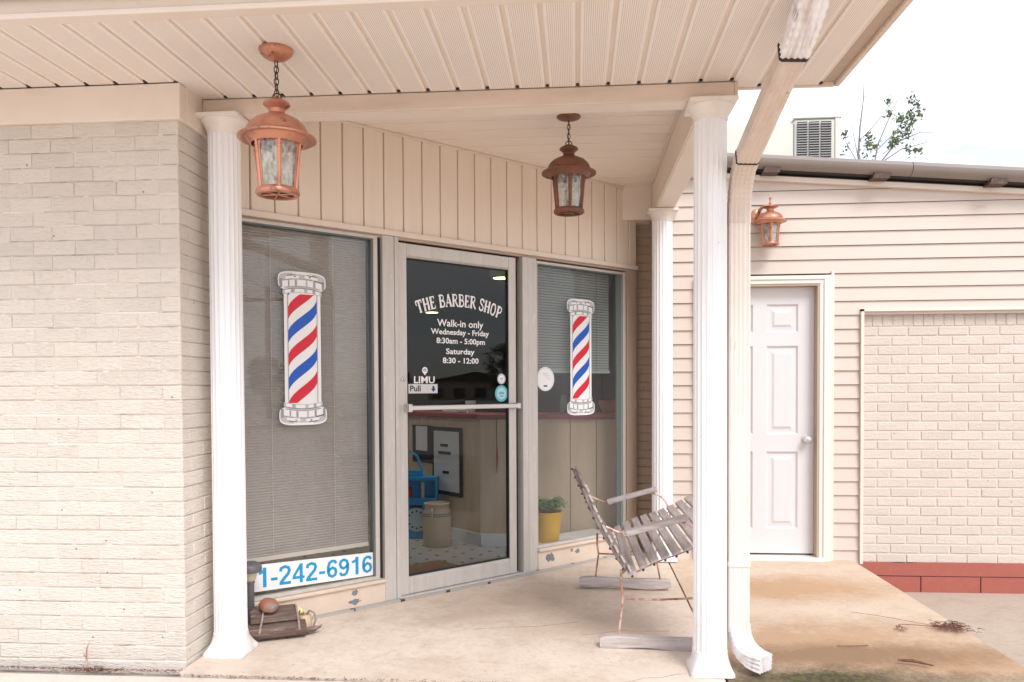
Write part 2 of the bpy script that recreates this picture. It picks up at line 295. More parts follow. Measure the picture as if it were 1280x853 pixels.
def st_porch(N, L, v, c):
    a = blob(N, L, v, -.35, 4.85, .75, .38, .6, 2.2, .7); b = blob(N, L, v, .15, 4.45, .5, .25, .6, 3); d = blob(N, L, v, -.75, 4.45, .3, .12, .5, 5, .7)
    c = mixc(N, L, mathn(N, L, 'MULTIPLY', a, .42), c, (.40, .27, .19)); c = mixc(N, L, mathn(N, L, 'MULTIPLY', b, .38), c, (.38, .26, .18))
    c = mixc(N, L, mathn(N, L, 'MULTIPLY', d, .30), c, (.36, .25, .18))
    e = blob(N, L, v, .5, 3.65, .4, .25, .5, 4); c = mixc(N, L, mathn(N, L, 'MULTIPLY', e, .5), c, (.70, .60, .52))
    return c
M['porch'] = concrete('porch_concrete', (.70, .595, .50), (.55, .43, .335), st_porch)
M['walk'] = concrete('walkway_concrete', (.64, .52, .41), (.57, .42, .30), st_walk)
M['drive'] = concrete('driveway_concrete', (.47, .385, .315), (.42, .335, .265))
M['pave'] = concrete('pavement_concrete', (.70, .61, .54), (.64, .55, .475))
M['lot'] = concrete('parking_lot_concrete', (.52, .45, .39), (.46, .39, .33))
def tilemat():
    m, N, L, B = newmat('inlaid_vinyl_floor')
    mp = N.new('ShaderNodeMapping'); tc = N.new('ShaderNodeTexCoord'); L.new(tc.outputs['Object'], mp.inputs['Vector'])
    mp.inputs['Rotation'].default_value = (0, 0, R(20)); mp.inputs['Scale'].default_value = (1/.15, 1/.15, 1)
    sp = N.new('ShaderNodeSeparateXYZ'); L.new(mp.outputs[0], sp.inputs[0])
    fx = mathn(N, L, 'ABSOLUTE', mathn(N, L, 'SUBTRACT', mathn(N, L, 'FRACT', sp.outputs[0], None), .5), None)
    fy = mathn(N, L, 'ABSOLUTE', mathn(N, L, 'SUBTRACT', mathn(N, L, 'FRACT', sp.outputs[1], None), .5), None)
    dm = ramp(N, L, mathn(N, L, 'ADD', fx, fy), .13, .15, True)
    c = mixc(N, L, dm, (.40, .375, .34), (.05, .05, .055)); L.new(c, B.inputs['Base Color']); B.inputs['Roughness'].default_value = .25
    return m
M['tile'] = tilemat()

# ------------------------------------------------------------------ mesh helpers
class MB:
    def __init__(s): s.v = []; s.f = []; s.mi = []; s.mats = []
    def mat(s, m):
        if m not in s.mats: s.mats.append(m)
        return s.mats.index(m)
    def add(s, vs, fs, m, T=None):
        b = len(s.v); i = s.mat(m)
        s.v += [tuple(T @ Vector(q)) if T else tuple(q) for q in vs]
        s.f += [tuple(b+k for k in f) for f in fs]; s.mi += [i]*len(fs); return s
    def box(s, x0, x1, y0, y1, z0, z1, m, T=None):
        vs = [(x, y, z) for z in (z0, z1) for y in (y0, y1) for x in (x0, x1)]
        return s.add(vs, [(0, 2, 3, 1), (4, 5, 7, 6), (0, 1, 5, 4), (2, 6, 7, 3), (0, 4, 6, 2), (1, 3, 7, 5)], m, T)
    def bbox(s, x0, x1, y0, y1, z0, z1, m, c=.003, T=None, seg=1, jit=0):
        bm = bmesh.new(); bmesh.ops.create_cube(bm, size=1)
        for v in bm.verts:
            v.co = Vector(((x0+x1)/2+v.co.x*(x1-x0), (y0+y1)/2+v.co.y*(y1-y0), (z0+z1)/2+v.co.z*(z1-z0)))
        bmesh.ops.bevel(bm, geom=list(bm.edges), offset=c, segments=seg, affect='EDGES', profile=.5)
        if jit:
            for v in bm.verts: v.co += Vector((rnd.uniform(-1, 1), rnd.uniform(-1, 1), rnd.uniform(-1, 1)))*jit
        bm.verts.index_update()
        s.add([tuple(v.co) for v in bm.verts], [[v.index for v in f.verts] for f in bm.faces], m, T); bm.free(); return s
    def prism(s, poly, a, b, m, axis='y', T=None):
        """poly: 2D outline; axis y: (x,z) extruded in y; x: (y,z) in x; z: (x,y) in z"""
        n = len(poly)
        def p(q, t): return (q[0], t, q[1]) if axis == 'y' else ((t, q[0], q[1]) if axis == 'x' else (q[0], q[1], t))
        vs = [p(q, a) for q in poly]+[p(q, b) for q in poly]
        fs = [tuple(range(n)), tuple(range(2*n-1, n-1, -1))]+[(i, i+n, (i+1) % n+n, (i+1) % n) for i in range(n)]
        return s.add(vs, fs, m, T)
    def lathe(s, prof, n, m, c=(0, 0, 0), T=None, rmod=None, a0=0):
        vs = []; fs = []
        for (r, z) in prof:
            for k in range(n):
                a = 2*math.pi*k/n+a0; q = r*(rmod(a) if rmod else 1)
                vs.append((c[0]+q*math.cos(a), c[1]+q*math.sin(a), c[2]+z))
        for i in range(len(prof)-1):
            for k in range(n):
                fs.append((i*n+k, i*n+(k+1) % n, (i+1)*n+(k+1) % n, (i+1)*n+k))
        if prof[0][0] > 1e-4: fs.append(tuple(range(n-1, -1, -1)))
        if prof[-1][0] > 1e-4: fs.append(tuple((len(prof)-1)*n+k for k in range(n)))
        return s.add(vs, fs, m, T)
    def tube(s, pts, r, m, n=8, T=None, flat=1.0, closed=False):
        pts = [Vector(p) for p in pts]; rs = r if isinstance(r, (list, tuple)) else [r]*len(pts); vs = []; fs = []
        K = len(pts); prev = None
        for i, p in enumerate(pts):
            if closed: t = pts[(i+1) % K]-pts[(i-1) % K]
            else: t = pts[min(i+1, K-1)]-pts[max(i-1, 0)]
            t.normalize()
            if prev is None:
                up = Vector((0, 0, 1)) if abs(t.z) < .9 else Vector((1, 0, 0)); a = t.cross(up).normalized()
            else: a = (prev-t*prev.dot(t)).normalized()
            prev = a; b = t.cross(a)
            for k in range(n):
                an = 2*math.pi*k/n; vs.append(tuple(p+(a*math.cos(an)+b*math.sin(an)*flat)*rs[i]))
        for i in range(K if closed else K-1):
            for k in range(n):
                j = (i+1) % K; fs.append((i*n+k, i*n+(k+1) % n, j*n+(k+1) % n, j*n+k))
        if not closed: fs.append(tuple(range(n-1, -1, -1))); fs.append(tuple((K-1)*n+k for k in range(n)))
        return s.add(vs, fs, m, T)
    def sweep(s, pts, section, m, side=(1, 0, 0), scales=None, cap=True):
        """section (u,v): u along side, v along side x tangent"""
        pts = [Vector(p) for p in pts]; side = Vector(side); vs = []; fs = []; n = len(section); K = len(pts)
        for i, p in enumerate(pts):
            t = (pts[min(i+1, K-1)]-pts[max(i-1, 0)]).normalized(); a = (side-t*side.dot(t)).normalized(); b = t.cross(a); sc = scales[i] if scales else 1
            for (u, v) in section: vs.append(tuple(p+a*u*sc+b*v*sc))
        for i in range(K-1):
            for k in range(n): fs.append((i*n+k, i*n+(k+1) % n, (i+1)*n+(k+1) % n, (i+1)*n+k))
        if cap: fs.append(tuple(range(n-1, -1, -1))); fs.append(tuple((K-1)*n+k for k in range(n)))
        return s.add(vs, fs, m)
    def mesh(s, name, smooth=False):
        me = bpy.data.meshes.new(name); me.from_pydata(s.v, [], s.f)
        for q in s.mats: me.materials.append(q)
        me.polygons.foreach_set('material_index', s.mi)
        if smooth: me.polygons.foreach_set('use_smooth', [True]*len(s.f))
        me.update()
        bm = bmesh.new(); bm.from_mesh(me); bmesh.ops.recalc_face_normals(bm, faces=bm.faces); bm.to_mesh(me); bm.free()
        if smooth:
            try: me.set_sharp_from_angle(angle=R(38))
            except Exception: pass
        return me
    def build(s, name, parent=None, smooth=False, off=(0, 0, 0), label=None, kind=None):
        if off != (0, 0, 0): s.v = [(a-off[0], b-off[1], c-off[2]) for a, b, c in s.v]
        o = bpy.data.objects.new(name, s.mesh(name, smooth)); C.objects.link(o)
        if parent: o.parent = parent
        if label: o['label'] = label
        if kind: o['kind'] = kind
        return o
def thing(name, label, cat, loc=(0, 0, 0), rz=0, group=None):
    o = bpy.data.objects.new(name, None); C.objects.link(o); o.location = loc; o.rotation_euler = (0, 0, rz)
    o.empty_display_size = .1; o['kind'] = 'thing'; o['label'] = label; o['category'] = cat
    if group: o['group'] = group
    return o
def tag(o, label, cat, group=None, kind=None):
    o['label'] = label; o['category'] = cat
    if group: o['group'] = group
    if kind: o['kind'] = kind
    return o
def struct(o): o['kind'] = 'structure'; return o
def inst(mesh, name, parent, loc=(0, 0, 0), rot=(0, 0, 0), sc=(1, 1, 1)):
    o = bpy.data.objects.new(name, mesh); C.objects.link(o); o.parent = parent; o.location = loc; o.rotation_euler = rot; o.scale = sc; return o
def copy_tree(o, parent=None):
    c = o.copy(); C.objects.link(c)
    if parent: c.parent = parent
    for ch in list(o.children): copy_tree(ch, c)
    return c

# ------------------------------------------------------------------ ground
def low(x, y):                    # the slab dips towards the front, lowest at the control joint
    if x < .70: b = max(0, (x+1.8)/2.5)
    else: b = max(0, (2.03-x)/1.33)
    return -.055*b*max(0, min(1.15, (6.3-y)/2.8))
def slab(name, xs, ys, m, thick=.12):
    b = MB(); nx, ny = len(xs), len(ys)
    vs = [(x, y, low(x, y)) for y in ys for x in xs]+[(x, y, low(x, y)-thick) for y in ys for x in xs]
    fs = [(j*nx+i, j*nx+i+1, (j+1)*nx+i+1, (j+1)*nx+i) for j in range(ny-1) for i in range(nx-1)]
    K = nx*ny; ring = [i for i in range(nx)]+[j*nx+nx-1 for j in range(1, ny)]+[(ny-1)*nx+i for i in range(nx-2, -1, -1)]+[j*nx for j in range(ny-2, 0, -1)]
    for q in range(len(ring)):
        a, c = ring[q], ring[(q+1) % len(ring)]; fs.append((a, c, c+K, a+K))
    b.add(vs, fs, m); return struct(b.build(name, smooth=False))
def lin(a, b, n): return [a+(b-a)*i/n for i in range(n+1)]
# rounded arris at the joint: last strips drop a little
slab('porch_floor', lin(-1.80, .672, 24), lin(3.478, 6.42, 30), M['porch'])
slab('walkway', lin(.684, 2.03, 14), lin(-6.0, 6.07, 60), M['walk'], .30)
b = MB(); b.box(-40, .672, -6.0, 3.462, -.12, -.018, M['pave']); struct(b.build('pavement'))
b = MB(); b.box(-2.2, .69, 3.40, 6.4, -.075-.05, -.075, M['litter']); b.box(.60, .72, -6, 6.0, -.14, -.088, M['litter']); struct(b.build('joint_soil'))
b = MB(); b.box(2.034, 40, -6.0, 12, -.30, -.235, M['drive']); struct(b.build('driveway'))
b = MB(); b.box(-90, 90, -60, -6.004, -.32, -.06, M['lot']); struct(b.build('parking_lot'))
b = MB(); b.box(-400, 400, -400, 400, -.60, -.34, M['lot']); struct(b.build('ground'))

# ------------------------------------------------------------------ left painted brick wall
def brick_mesh(name, w, d, h, m, ch, jit, n):
    out = []
    for i in range(n):
        q = MB(); q.bbox(-w/2, w/2, -d/2, d/2, -h/2, h/2, m, ch, jit=jit); out.append(q.mesh(name))
    return out
BW = thing('brick_wall', 'painted rough brick wall, wide left section in front of the porch', 'brick wall', (-1.81, 3.556, 0))
PX, PZ, G = .2045, .0674, .0028
GZ = .0055
full = brick_mesh('brick', PX-G, .09, PZ-GZ, M['brick_l'], .0030, .0011, 9)
q = MB(); q.box(-2.4, -.004, .004, .10, -.06, 2.60, M['mortar_l']); q.box(-.10, -.004, .10, .56, -.06, 2.60, M['mortar_l']); 
rrm = random.Random(4)
q.build('mortar_bed', BW)
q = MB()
for r in range(39):  # broken dark strips along the bed joints, standing in for their shadow lines
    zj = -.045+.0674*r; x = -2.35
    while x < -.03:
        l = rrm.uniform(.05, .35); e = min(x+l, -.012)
        if rrm.random() < .86: h_ = rrm.uniform(.0004, .0013); q.box(x, e, .0022, .0045, zj-h_, zj+h_, M['joint_shade'])
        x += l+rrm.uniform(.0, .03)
    q.box(-.0045, -.0022, .02, .5, zj-.0009, zj+.0009, M['joint_shade'])
q.build('joint_shadow_line', BW, kind='stuff')
rest = MB()
z0 = -.045
for r in range(39):
    zc = z0+PZ*(r+.5)
    if zc > 2.56: break
    x = 0.0
    def put(ms, cx, cy, rot=0, vis=True, dim=None):
        pr = rnd.uniform(-.0022, .0012)
        if vis: inst(rnd.choice(ms), 'brick', BW, (cx+(0 if not rot else -pr), cy+(pr if not rot else 0), zc), (rnd.uniform(-.004, .004), rnd.uniform(-.006, .006), (math.pi/2 if rot else 0)+rnd.uniform(-.006, .006)))
        else:
            wx, wy = (dim[0], dim[1]); rest.bbox(cx-wx/2, cx+wx/2, cy-wy/2, cy+wy/2, zc-(PZ-G)/2, zc+(PZ-G)/2, M['brick_l'], .0035)
    if r % 2 == 0:
        put(full, -(PX-G)/2, .045); xs = -PX; ys = .09+G
    else:
        put(full, -.045, (PX-G)/2, 1); xs = -.09-G; ys = PX
    k = 0
    while xs > -2.3:
        put(full, xs-(PX-G)/2, .045, 0, xs > -1.0, (PX-G, .09)); xs -= PX
    first = True
    while ys < .50:
        put(full, -.045, ys+(PX-G)/2, 1, ys < .22, (.09, PX-G)); ys += PX
rest.build('brick', BW, kind='stuff')

# ------------------------------------------------------------------ right wing: siding wall, door, infill, foundation
WW = thing('siding_wall', 'beige vinyl lap siding wall of the right wing behind the walkway', 'siding wall', (.66, 6.08, 0))
WO = (.66, 6.08, 0)
def rz(x, y=5.93): return 2.968-.0783*(x-1.243)
def board(x0, x1, zlo, h=.102):
    """one lap course; its top is cut along the sloping rake where it meets it"""
    top = lambda x: min(zlo+h-.0035, rz(x)-.13)
    if top(x0) <= zlo+.004: return
    xe = x1
    if top(x1) <= zlo+.004: xe = 1.243+(2.968-.13-zlo-.004)/.0783
    xs = [x0, xe]; xb = 1.243+(2.968-.13-(zlo+h))/.0783
    if x0 < xb < xe: xs = [x0, xb, xe]
    def fy(z): return WO[1]-.013+.013*(z-zlo)/h
    n = len(xs); vs = [(x, fy(zlo), zlo) for x in xs]+[(x, fy(top(x)), top(x)) for x in xs]+[(x, WO[1]+.010, zlo) for x in xs]+[(x, WO[1]+.010, top(x)) for x in xs]
    fs = [(0, 2*n, 3*n, n), (n-1, 2*n-1, 4*n-1, 3*n-1)]
    for i in range(n-1): fs += [(i, i+1, n+i+1, n+i), (2*n+i, 3*n+i, 3*n+i+1, 2*n+i+1), (i, 2*n+i, 2*n+i+1, i+1), (n+i, n+i+1, 3*n+i+1, 3*n+i)]
    q = MB(); q.add(vs, fs, M['siding']); return q.build('siding_board', WW, off=WO)
zb = 2.422-.102*24
for k in range(33):
    zl = zb+.102*k; zt = zl+.102
    if zl > 3.0: break
    h = .102
    if zt < 1.86:
        board(.69, .905, zl, h); board(1.884, 2.074, zl, h)
    elif zt < 2.15:
        board(.69, .905, zl, h); board(1.884, 6.5, zl, h)
    else: board(.69, 6.5, zl, h)
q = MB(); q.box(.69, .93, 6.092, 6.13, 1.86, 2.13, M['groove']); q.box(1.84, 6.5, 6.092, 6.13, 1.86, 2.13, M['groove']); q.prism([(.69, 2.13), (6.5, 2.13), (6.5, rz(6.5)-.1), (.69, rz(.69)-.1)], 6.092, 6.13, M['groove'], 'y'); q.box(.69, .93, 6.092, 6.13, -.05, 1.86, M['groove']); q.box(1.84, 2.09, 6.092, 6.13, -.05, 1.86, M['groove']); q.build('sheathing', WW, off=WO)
q = MB(); q.box(2.076, 2.096, 6.045, 6.16, -.02, 1.848, M['trim']); q.box(2.076, 6.5, 6.045, 6.16, 1.832, 1.852, M['trim']); q.build('corner_trim', WW, off=WO)
q = MB(); q.box(1.866, 1.886, 6.052, 6.09, -.01, 2.13, M['trim']); q.box(.903, .923, 6.052, 6.09, -.01, 2.13, M['trim']); q.build('channel_trim', WW, off=WO)
# sloping top trim under the rake
q = MB(); q.prism([(.60, rz(.60)-.125), (6.5, rz(6.5)-.125), (6.5, rz(6.5)-.160), (.60, rz(.60)-.160)], 6.035, 6.10, M['trim'], 'y'); q.build('frieze_trim', WW, off=WO)
# the left return of the wing and the strip of brick beside the shop window
q = MB(); q.box(.69, .72, 6.07, 6.9, -.05, 2.86, M['groove']); q.build('corner_post', WW, off=WO)
RB = thing('brick_strip', 'narrow shade-darkened tan brick strip between the right shop window and the back column', 'brick strip', (.50, 6.44, 0))
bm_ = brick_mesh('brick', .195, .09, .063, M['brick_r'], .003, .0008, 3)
M['brick_shaded'] = lap_brick('tan_shaded_brick', (.40, .30, .22), (1, 1, 2), .8, .008, (.26, .19, .14))  # shade on this strip is put into a darker brick colour
bm_ = brick_mesh('brick', .195, .09, .063, M['brick_shaded'], .003, .0008, 3)
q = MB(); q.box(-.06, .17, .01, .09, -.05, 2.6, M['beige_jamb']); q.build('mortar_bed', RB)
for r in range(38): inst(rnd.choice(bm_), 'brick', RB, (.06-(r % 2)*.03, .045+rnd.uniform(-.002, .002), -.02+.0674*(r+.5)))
# door of the wing
DO = WO
def frame_rect(q, x0, x1, z0, z1, prof, m):
    """prof list of (inset, y): a moulded picture-frame profile around a rectangle"""
    vs = []; fs = []
    for (i, y) in prof: vs += [(x0+i, y, z0+i), (x1-i, y, z0+i), (x1-i, y, z1-i), (x0+i, y, z1-i)]
    for k in range(len(prof)-1):
        for e in range(4): fs.append((k*4+e, k*4+(e+1) % 4, (k+1)*4+(e+1) % 4, (k+1)*4+e))
    kk = (len(prof)-1)*4; fs.append((kk, kk+1, kk+2, kk+3)); q.add(vs, fs, m)
dx0, dx1, yd = .975, 1.765, 6.135
pans = []
cols = ((dx0+.115, dx0+.345), (dx1-.345, dx1-.115))
rows = ((.22, .80), (.93, 1.59), (1.69, 1.90))
q = MB()
xs = [dx0, cols[0][0], cols[0][1], cols[1][0], cols[1][1], dx1]; zs = [.035, rows[0][0], rows[0][1], rows[1][0], rows[1][1], rows[2][0], rows[2][1], 2.025]
for i in range(5):
    for j in range(7):
        if i % 2 == 1 and j % 2 == 1: continue
        q.add([(xs[i], yd, zs[j]), (xs[i+1], yd, zs[j]), (xs[i+1], yd, zs[j+1]), (xs[i], yd, zs[j+1])], [(0, 1, 2, 3)], M['door'])
q.box(dx0, dx1, yd+.022, yd+.045, .035, 2.025, M['door'])
DW = q.build('door', WW, off=DO, label='white six panel door with round silver knob')
for c0, c1 in cols:
    for a, b2 in rows:
        q = MB(); frame_rect(q, c0, c1, a, b2, [(0, yd), (.012, yd+.014), (.022, yd+.014), (.040, yd+.012), (.058, yd+.003)], M['door']); q.build('door_panel', DW, off=DO)
q = MB(); q.lathe([(.030, 0), (.030, .008), (.012, .012), (.012, .03), (.026, .040), (.030, .055), (.024, .068), (0, .072)], 20, M['chrome'], T=Matrix.Translation((1.707, yd, .895)) @ Matrix.Rotation(R(90), 4, 'X')); q.build('door_knob', DW, True, off=DO)
q = MB()
for (x0, x1, za, zz) in ((.878, .962, -.01, 2.095), (1.779, 1.863, -.01, 2.095)):
    q.bbox(x0, x1, 6.045, 6.10, za, zz, M['casing'], .004); q.bbox(x0+.03 if x0 > 1 else x0, x1 if x0 > 1 else x1-.03, 6.035, 6.0445, za, zz-.0, M['casing'], .003)
q.bbox(.878, 1.863, 6.043, 6.101, 2.039, 2.098, M['casing'], .004); q.bbox(.878, 1.863, 6.033, 6.0425, 2.07, 2.099, M['casing'], .003)
q.build('door_casing', DW, off=DO)
q = MB(); q.box(1.7655, 1.778, 6.05, 6.19, .0, 2.04, M['beige_jamb']); q.box(.962, .9745, 6.05, 6.19, .0, 2.04, M['beige_jamb']); q.box(.9745, 1.7655, 6.05, 6.19, 2.026, 2.0385, M['beige_jamb']); q.box(.9745, 1.7655, 6.185, 6.20, 0, 2.03, M['dark']); q.build('door_jamb', DW, off=DO)
q = MB(); q.bbox(.93, 1.81, 6.02, 6.19, -.005, .022, M['whitedirty'], .004); q.box(.94, 1.84, 6.03, 6.06, -.03, -.0055, M['dark']); q.build('threshold', DW, off=DO)
# brick infill (old garage opening)
IW = thing('brick_infill_wall', 'cream painted brick infill with soldier course filling the old opening at right', 'brick wall', (2.096, 6.11, 0))
IO = (2.096, 6.11, 0); q = MB(); q.box(0, 4.4, .006, .10, -.03, 1.85, M['mortar_r']); q.build('mortar_bed', IW)
PXr, PZr = .2145, .0698
fr = brick_mesh('brick', PXr-.012, .09, PZr-.011, M['brick_r'], .003, .0006, 6); hr = brick_mesh('brick', .1165-.012, .09, PZr-.011, M['brick_r'], .003, .0006, 3)
sol = brick_mesh('brick', .0725-.008, .09, .102, M['brick_r'], .003, .0006, 3)
rest = MB()
for r in range(25):
    zc = 1.722-PZr*(r+.5); x = 0.0
    if r % 2 == 0: inst(rnd.choice(hr), 'brick', IW, (.1165/2, .045+rnd.uniform(-.001, .001), zc)); x = .1165
    while x < 4.2:
        if x < 1.35: inst(rnd.choice(fr), 'brick', IW, (x+PXr/2, .045+rnd.uniform(-.0015, .001), zc), (0, 0, rnd.uniform(-.003, .003)))
        else: rest.bbox(x+.006, x+PXr-.006, 0, .09, zc-PZr/2+.0055, zc+PZr/2-.0055, M['brick_r'], .003)
        x += PXr
x = .006
while x < 4.2:
    if x < 1.4: inst(rnd.choice(sol), 'brick', IW, (x+.036, .045+rnd.uniform(-.001, .001), 1.778))
    else: rest.bbox(x+.004, x+.0685, 0, .09, 1.727, 1.829, M['brick_r'], .003)
    x += .0725
rest.build('brick', IW, kind='stuff')
FW = thing('red_foundation', 'red painted block foundation below the brick infill wall', 'foundation', (2.03, 6.09, -.24)); FO = (2.03, 6.09, -.24)
q = MB()
pts = [(2.00+i*.09) for i in range(52)]
top = [(x, -.018+rnd.uniform(-.004, .005)) for x in pts]
q.prism([(pts[0], -.112)]+[(pts[-1], -.112)]+top[::-1], 6.088, 6.20, M['red'], 'y'); q.build('top_band', FW, off=FO)
for x0 in [2.03+.0]+[2.527+.4235*i for i in range(9)]:
    x1 = 2.527 if x0 < 2.1 else x0+.4235
    q = MB(); q.bbox(x0+.003, x1-.003, 6.092, 6.20, -.30, -.1175+rnd.uniform(-.001, .001), M['red'], .004, jit=.0008); q.build('block', FW, off=FO)
q = MB(); q.box(2.0, 6.5, 6.10, 6.2, -.3, -.02, M['dark']); q.build('joint_backing', FW, off=FO)

# roof of the wing with rake metal and clips
WR = thing('wing_roof', 'low sloping roof edge with grey beige rake metal over the right wing', 'roof', (.7, 5.9, 3.0)); RO = (.7, 5.9, 3.0)
def rake_seg(x0, x1, name):
    q = MB(); vs = []; fs = []
    prof = [(5.98, .0), (5.945, .0), (5.915, -.012), (5.900, -.035), (5.903, -.062), (5.925, -.088), (5.96, -.098), (5.98, -.098)]
    for x in (x0, x1):
        for (y, z) in prof: vs.append((x, y, rz(x)+z))
    n = len(prof); fs = [(i, i+1, n+i+1, n+i) for i in range(n-1)]+[tuple(range(n)), tuple(range(2*n-1, n-1, -1)), (n-1, 0, n, 2*n-1)]
    q.add(vs, fs, M['roofmetal']); return q.build(name, WR, True, off=RO)
rake_seg(.45, 2.375, 'rake_metal'); rake_seg(2.380, 4.6, 'rake_metal'); rake_seg(4.605, 6.6, 'rake_metal')
q = MB(); q.prism([(.45, rz(.45)-.02), (6.6, rz(6.6)-.02), (6.6, rz(6.6)-.104), (.45, rz(.45)-.104)], 5.9805, 6.12, M['dark'], 'y'); q.build('rake_soffit', WR, off=RO)
q = MB(); q.prism([(.45, rz(.45)-.001), (6.6, rz(6.6)-.001), (6.6, rz(6.6)-.03), (.45, rz(.45)-.03)], 5.981, 14, M['roofdark'], 'y'); q.build('roof_deck', WR, off=RO)
for x in (1.406, 2.171, 2.969, 3.76):
    q = MB(); zz = rz(x)-.098; q.prism([(x-.062, zz-.030), (x+.052, zz-.034), (x+.066, zz+.012), (x-.045, zz+.016)], 5.925, 6.03, M['rustclip'], 'y'); q.build('clip', WR, off=RO)
# roof air handler
HV = thing('rooftop_air_unit', 'cream rooftop air conditioning cabinet with three grey louvres above the wing roof', 'air conditioner', (1.6, 9, 2.9)); HO = (1.6, 9, 2.9)
q = MB(); q.bbox(.9, 2.372, 9.02, 10.2, 2.7, 4.16, M['hvac'], .01); q.build('cabinet', HV, off=HO)
q = MB(); q.bbox(2.376, 2.84, 9.0, 10.2, 2.7, 4.19, M['hvac'], .01); q.bbox(2.36, 2.87, 8.98, 10.22, 4.191, 4.215, M['hvac'], .006); q.bbox(2.80, 2.85, 8.985, 9.0, 2.7, 4.19, M['hvac'], .003); q.build('coil_section', HV, off=HO)
for i in range(3):
    x0 = 2.40+i*.126
    q = MB(); q.box(x0, x0+.108, 8.992, 8.9985, 3.72, 4.16, M['dark'])
    for k in range(16): q.prism([(8.992, 3.725+k*.027), (8.975, 3.729+k*.027), (8.992, 3.743+k*.027)], x0, x0+.108, M['louvre'], 'x')
    q.build('louvre_panel', HV, off=HO)

# ------------------------------------------------------------------ storefront at 45 degrees
SO = Vector((-1.070, 4.830, 0)); SR = R(45)
SF = thing('storefront_wall', 'angled shop front with vertical siding above two windows and a glass door', 'shop front', SO, SR)
# local frame: x = s along the wall, y = inward, z = up
def sb(name, s0, s1, y0, y1, z0, z1, m, c=.002, parent=None, label=None):
    q = MB(); q.bbox(s0, s1, y0, y1, z0, z1, m, c); return q.build(name, parent or SF, label=label)
g0 = .035-.1375*8; 
for k in range(26):
    a = g0+.1375*k; e = a+.1375-.009
    if a < -1.07: a = -1.06
    if a > 2.17: break
    e = min(e, 2.176)
    q = MB(); q.bbox(a, e, -.004, .012, 2.238, 2.84, M['header'], .003); q.build('header_board', SF)
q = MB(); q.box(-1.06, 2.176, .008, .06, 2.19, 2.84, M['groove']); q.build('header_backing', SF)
sb('header_trim', -1.06, 2.182, -.022, .008, 2.205, 2.238, M['trim'], .003)
sb('ceiling_trim', -1.06, 2.06, -.014, -.0045, 2.812, 2.829, M['trim'], .002)
# metal posts
q = MB(); q.bbox(-.124, -.044, -.008, .06, -.01, 2.203, M['alu'], .002); q.bbox(-.0415, -.014, -.012, .06, -.01, 2.203, M['alu'], .002); q.build('metal_post', SF)
q = MB(); q.bbox(.987, 1.036, -.010, .06, -.01, 2.188, M['alu'], .002); q.bbox(1.0385, 1.120, -.006, .06, -.01, 2.188, M['alu'], .002); q.build('metal_post', SF)
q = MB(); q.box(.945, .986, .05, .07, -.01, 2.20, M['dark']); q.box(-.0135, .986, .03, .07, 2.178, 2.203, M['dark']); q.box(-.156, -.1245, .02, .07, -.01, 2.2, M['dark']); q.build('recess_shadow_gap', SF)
# bulkheads
q = MB(); q.bbox(-1.06, -.125, -.012, .08, -.08, .118, M['bulk'], .004); q.build('bulkhead', SF)
q = MB(); q.bbox(-1.06, -.1255, -.030, .06, .1185, .138, M['bulk'], .004); q.build('window_sill', SF)
q = MB(); q.bbox(1.121, 2.19, -.012, .08, -.08, .128, M['bulk'], .004); q.build('bulkhead', SF)
q = MB(); q.bbox(1.121, 2.19, -.030, .06, .1285, .150, M['bulk'], .004); q.build('window_sill', SF)
def patch(s, z, w, h, seed, parent=SF):
    rr = random.Random(seed); n = 16; q = MB()
    pl = [(s+w/2*math.cos(2*math.pi*i/n)*rr.uniform(.55, 1.1), z+h/2*math.sin(2*math.pi*i/n)*rr.uniform(.5, 1.15)) for i in range(n)]
    q.prism(pl, -.0135, -.011, M['peel'], 'y'); q.build('bare_patch', parent)
patch(-.335, .088, .05, .045, 1); patch(-.335, .035, .085, .040, 2); patch(1.235, .075, .10, .075, 3); patch(1.51, .085, .055, .04, 4); patch(1.45, .10, .03, .03, 9)
sb('window_jamb', 2.066, 2.178, -.006, .06, .15, 2.204, M['beige_jamb'])
# window: part with frame and pane as sub-parts
def window(s0, s1, z0, z1, label, gl):
    q = MB()   # outer metal frame
    q.bbox(s0, s1, -.006, .04, z1-.018, z1, M['alu'], .002); q.bbox(s0, s1, -.006, .04, z0, z0+.02, M['alu'], .002)
    q.bbox(s1-.028, s1, -.0055, .04, z0+.02, z1-.018, M['alu'], .002); q.bbox(s0, s0+.008, -.0055, .04, z0+.02, z1-.018, M['alu'], .002)
    w_ = q.build('window', SF, label=label)
    q = MB(); a = .012
    q.box(s1-.028-a, s1-.028, .0, .05, z0+.02, z1-.018, M['gasket']); q.box(s0+.008, s0+.012, .0, .05, z0+.02, z1-.018, M['gasket'])
    q.box(s0+.012, s1-.028-a, .0, .05, z1-.026, z1-.018, M['gasket']); q.build('gasket', w_)
    q = MB(); q.box(s0+.012, s1-.04, .016, .022, z0+.02, z1-.026, M['glass']); q.build('pane', w_); return w_
W1 = window(-1.05, -.157, .140, 2.193, 'large left shop window with full length pleated shade', 1)
W2 = window(1.121, 2.052, .152, 2.174, 'narrow right shop window with blind half lowered', 2)
q = MB(); q.bbox(1.125, 2.04, .0605, .30, .125, .156, M['base_white'], .003); q.build('inner_sill', W2)
q = MB(); q.box(1.955, 2.023, .002, .0145, .172, 2.148, M['gasket']); q.bbox(2.0, 2.0232, -.004, .0015, .172, 2.148, pm('grey_green_stop', (.22, .25, .24), .5), .001); q.build('side_stop', W2)
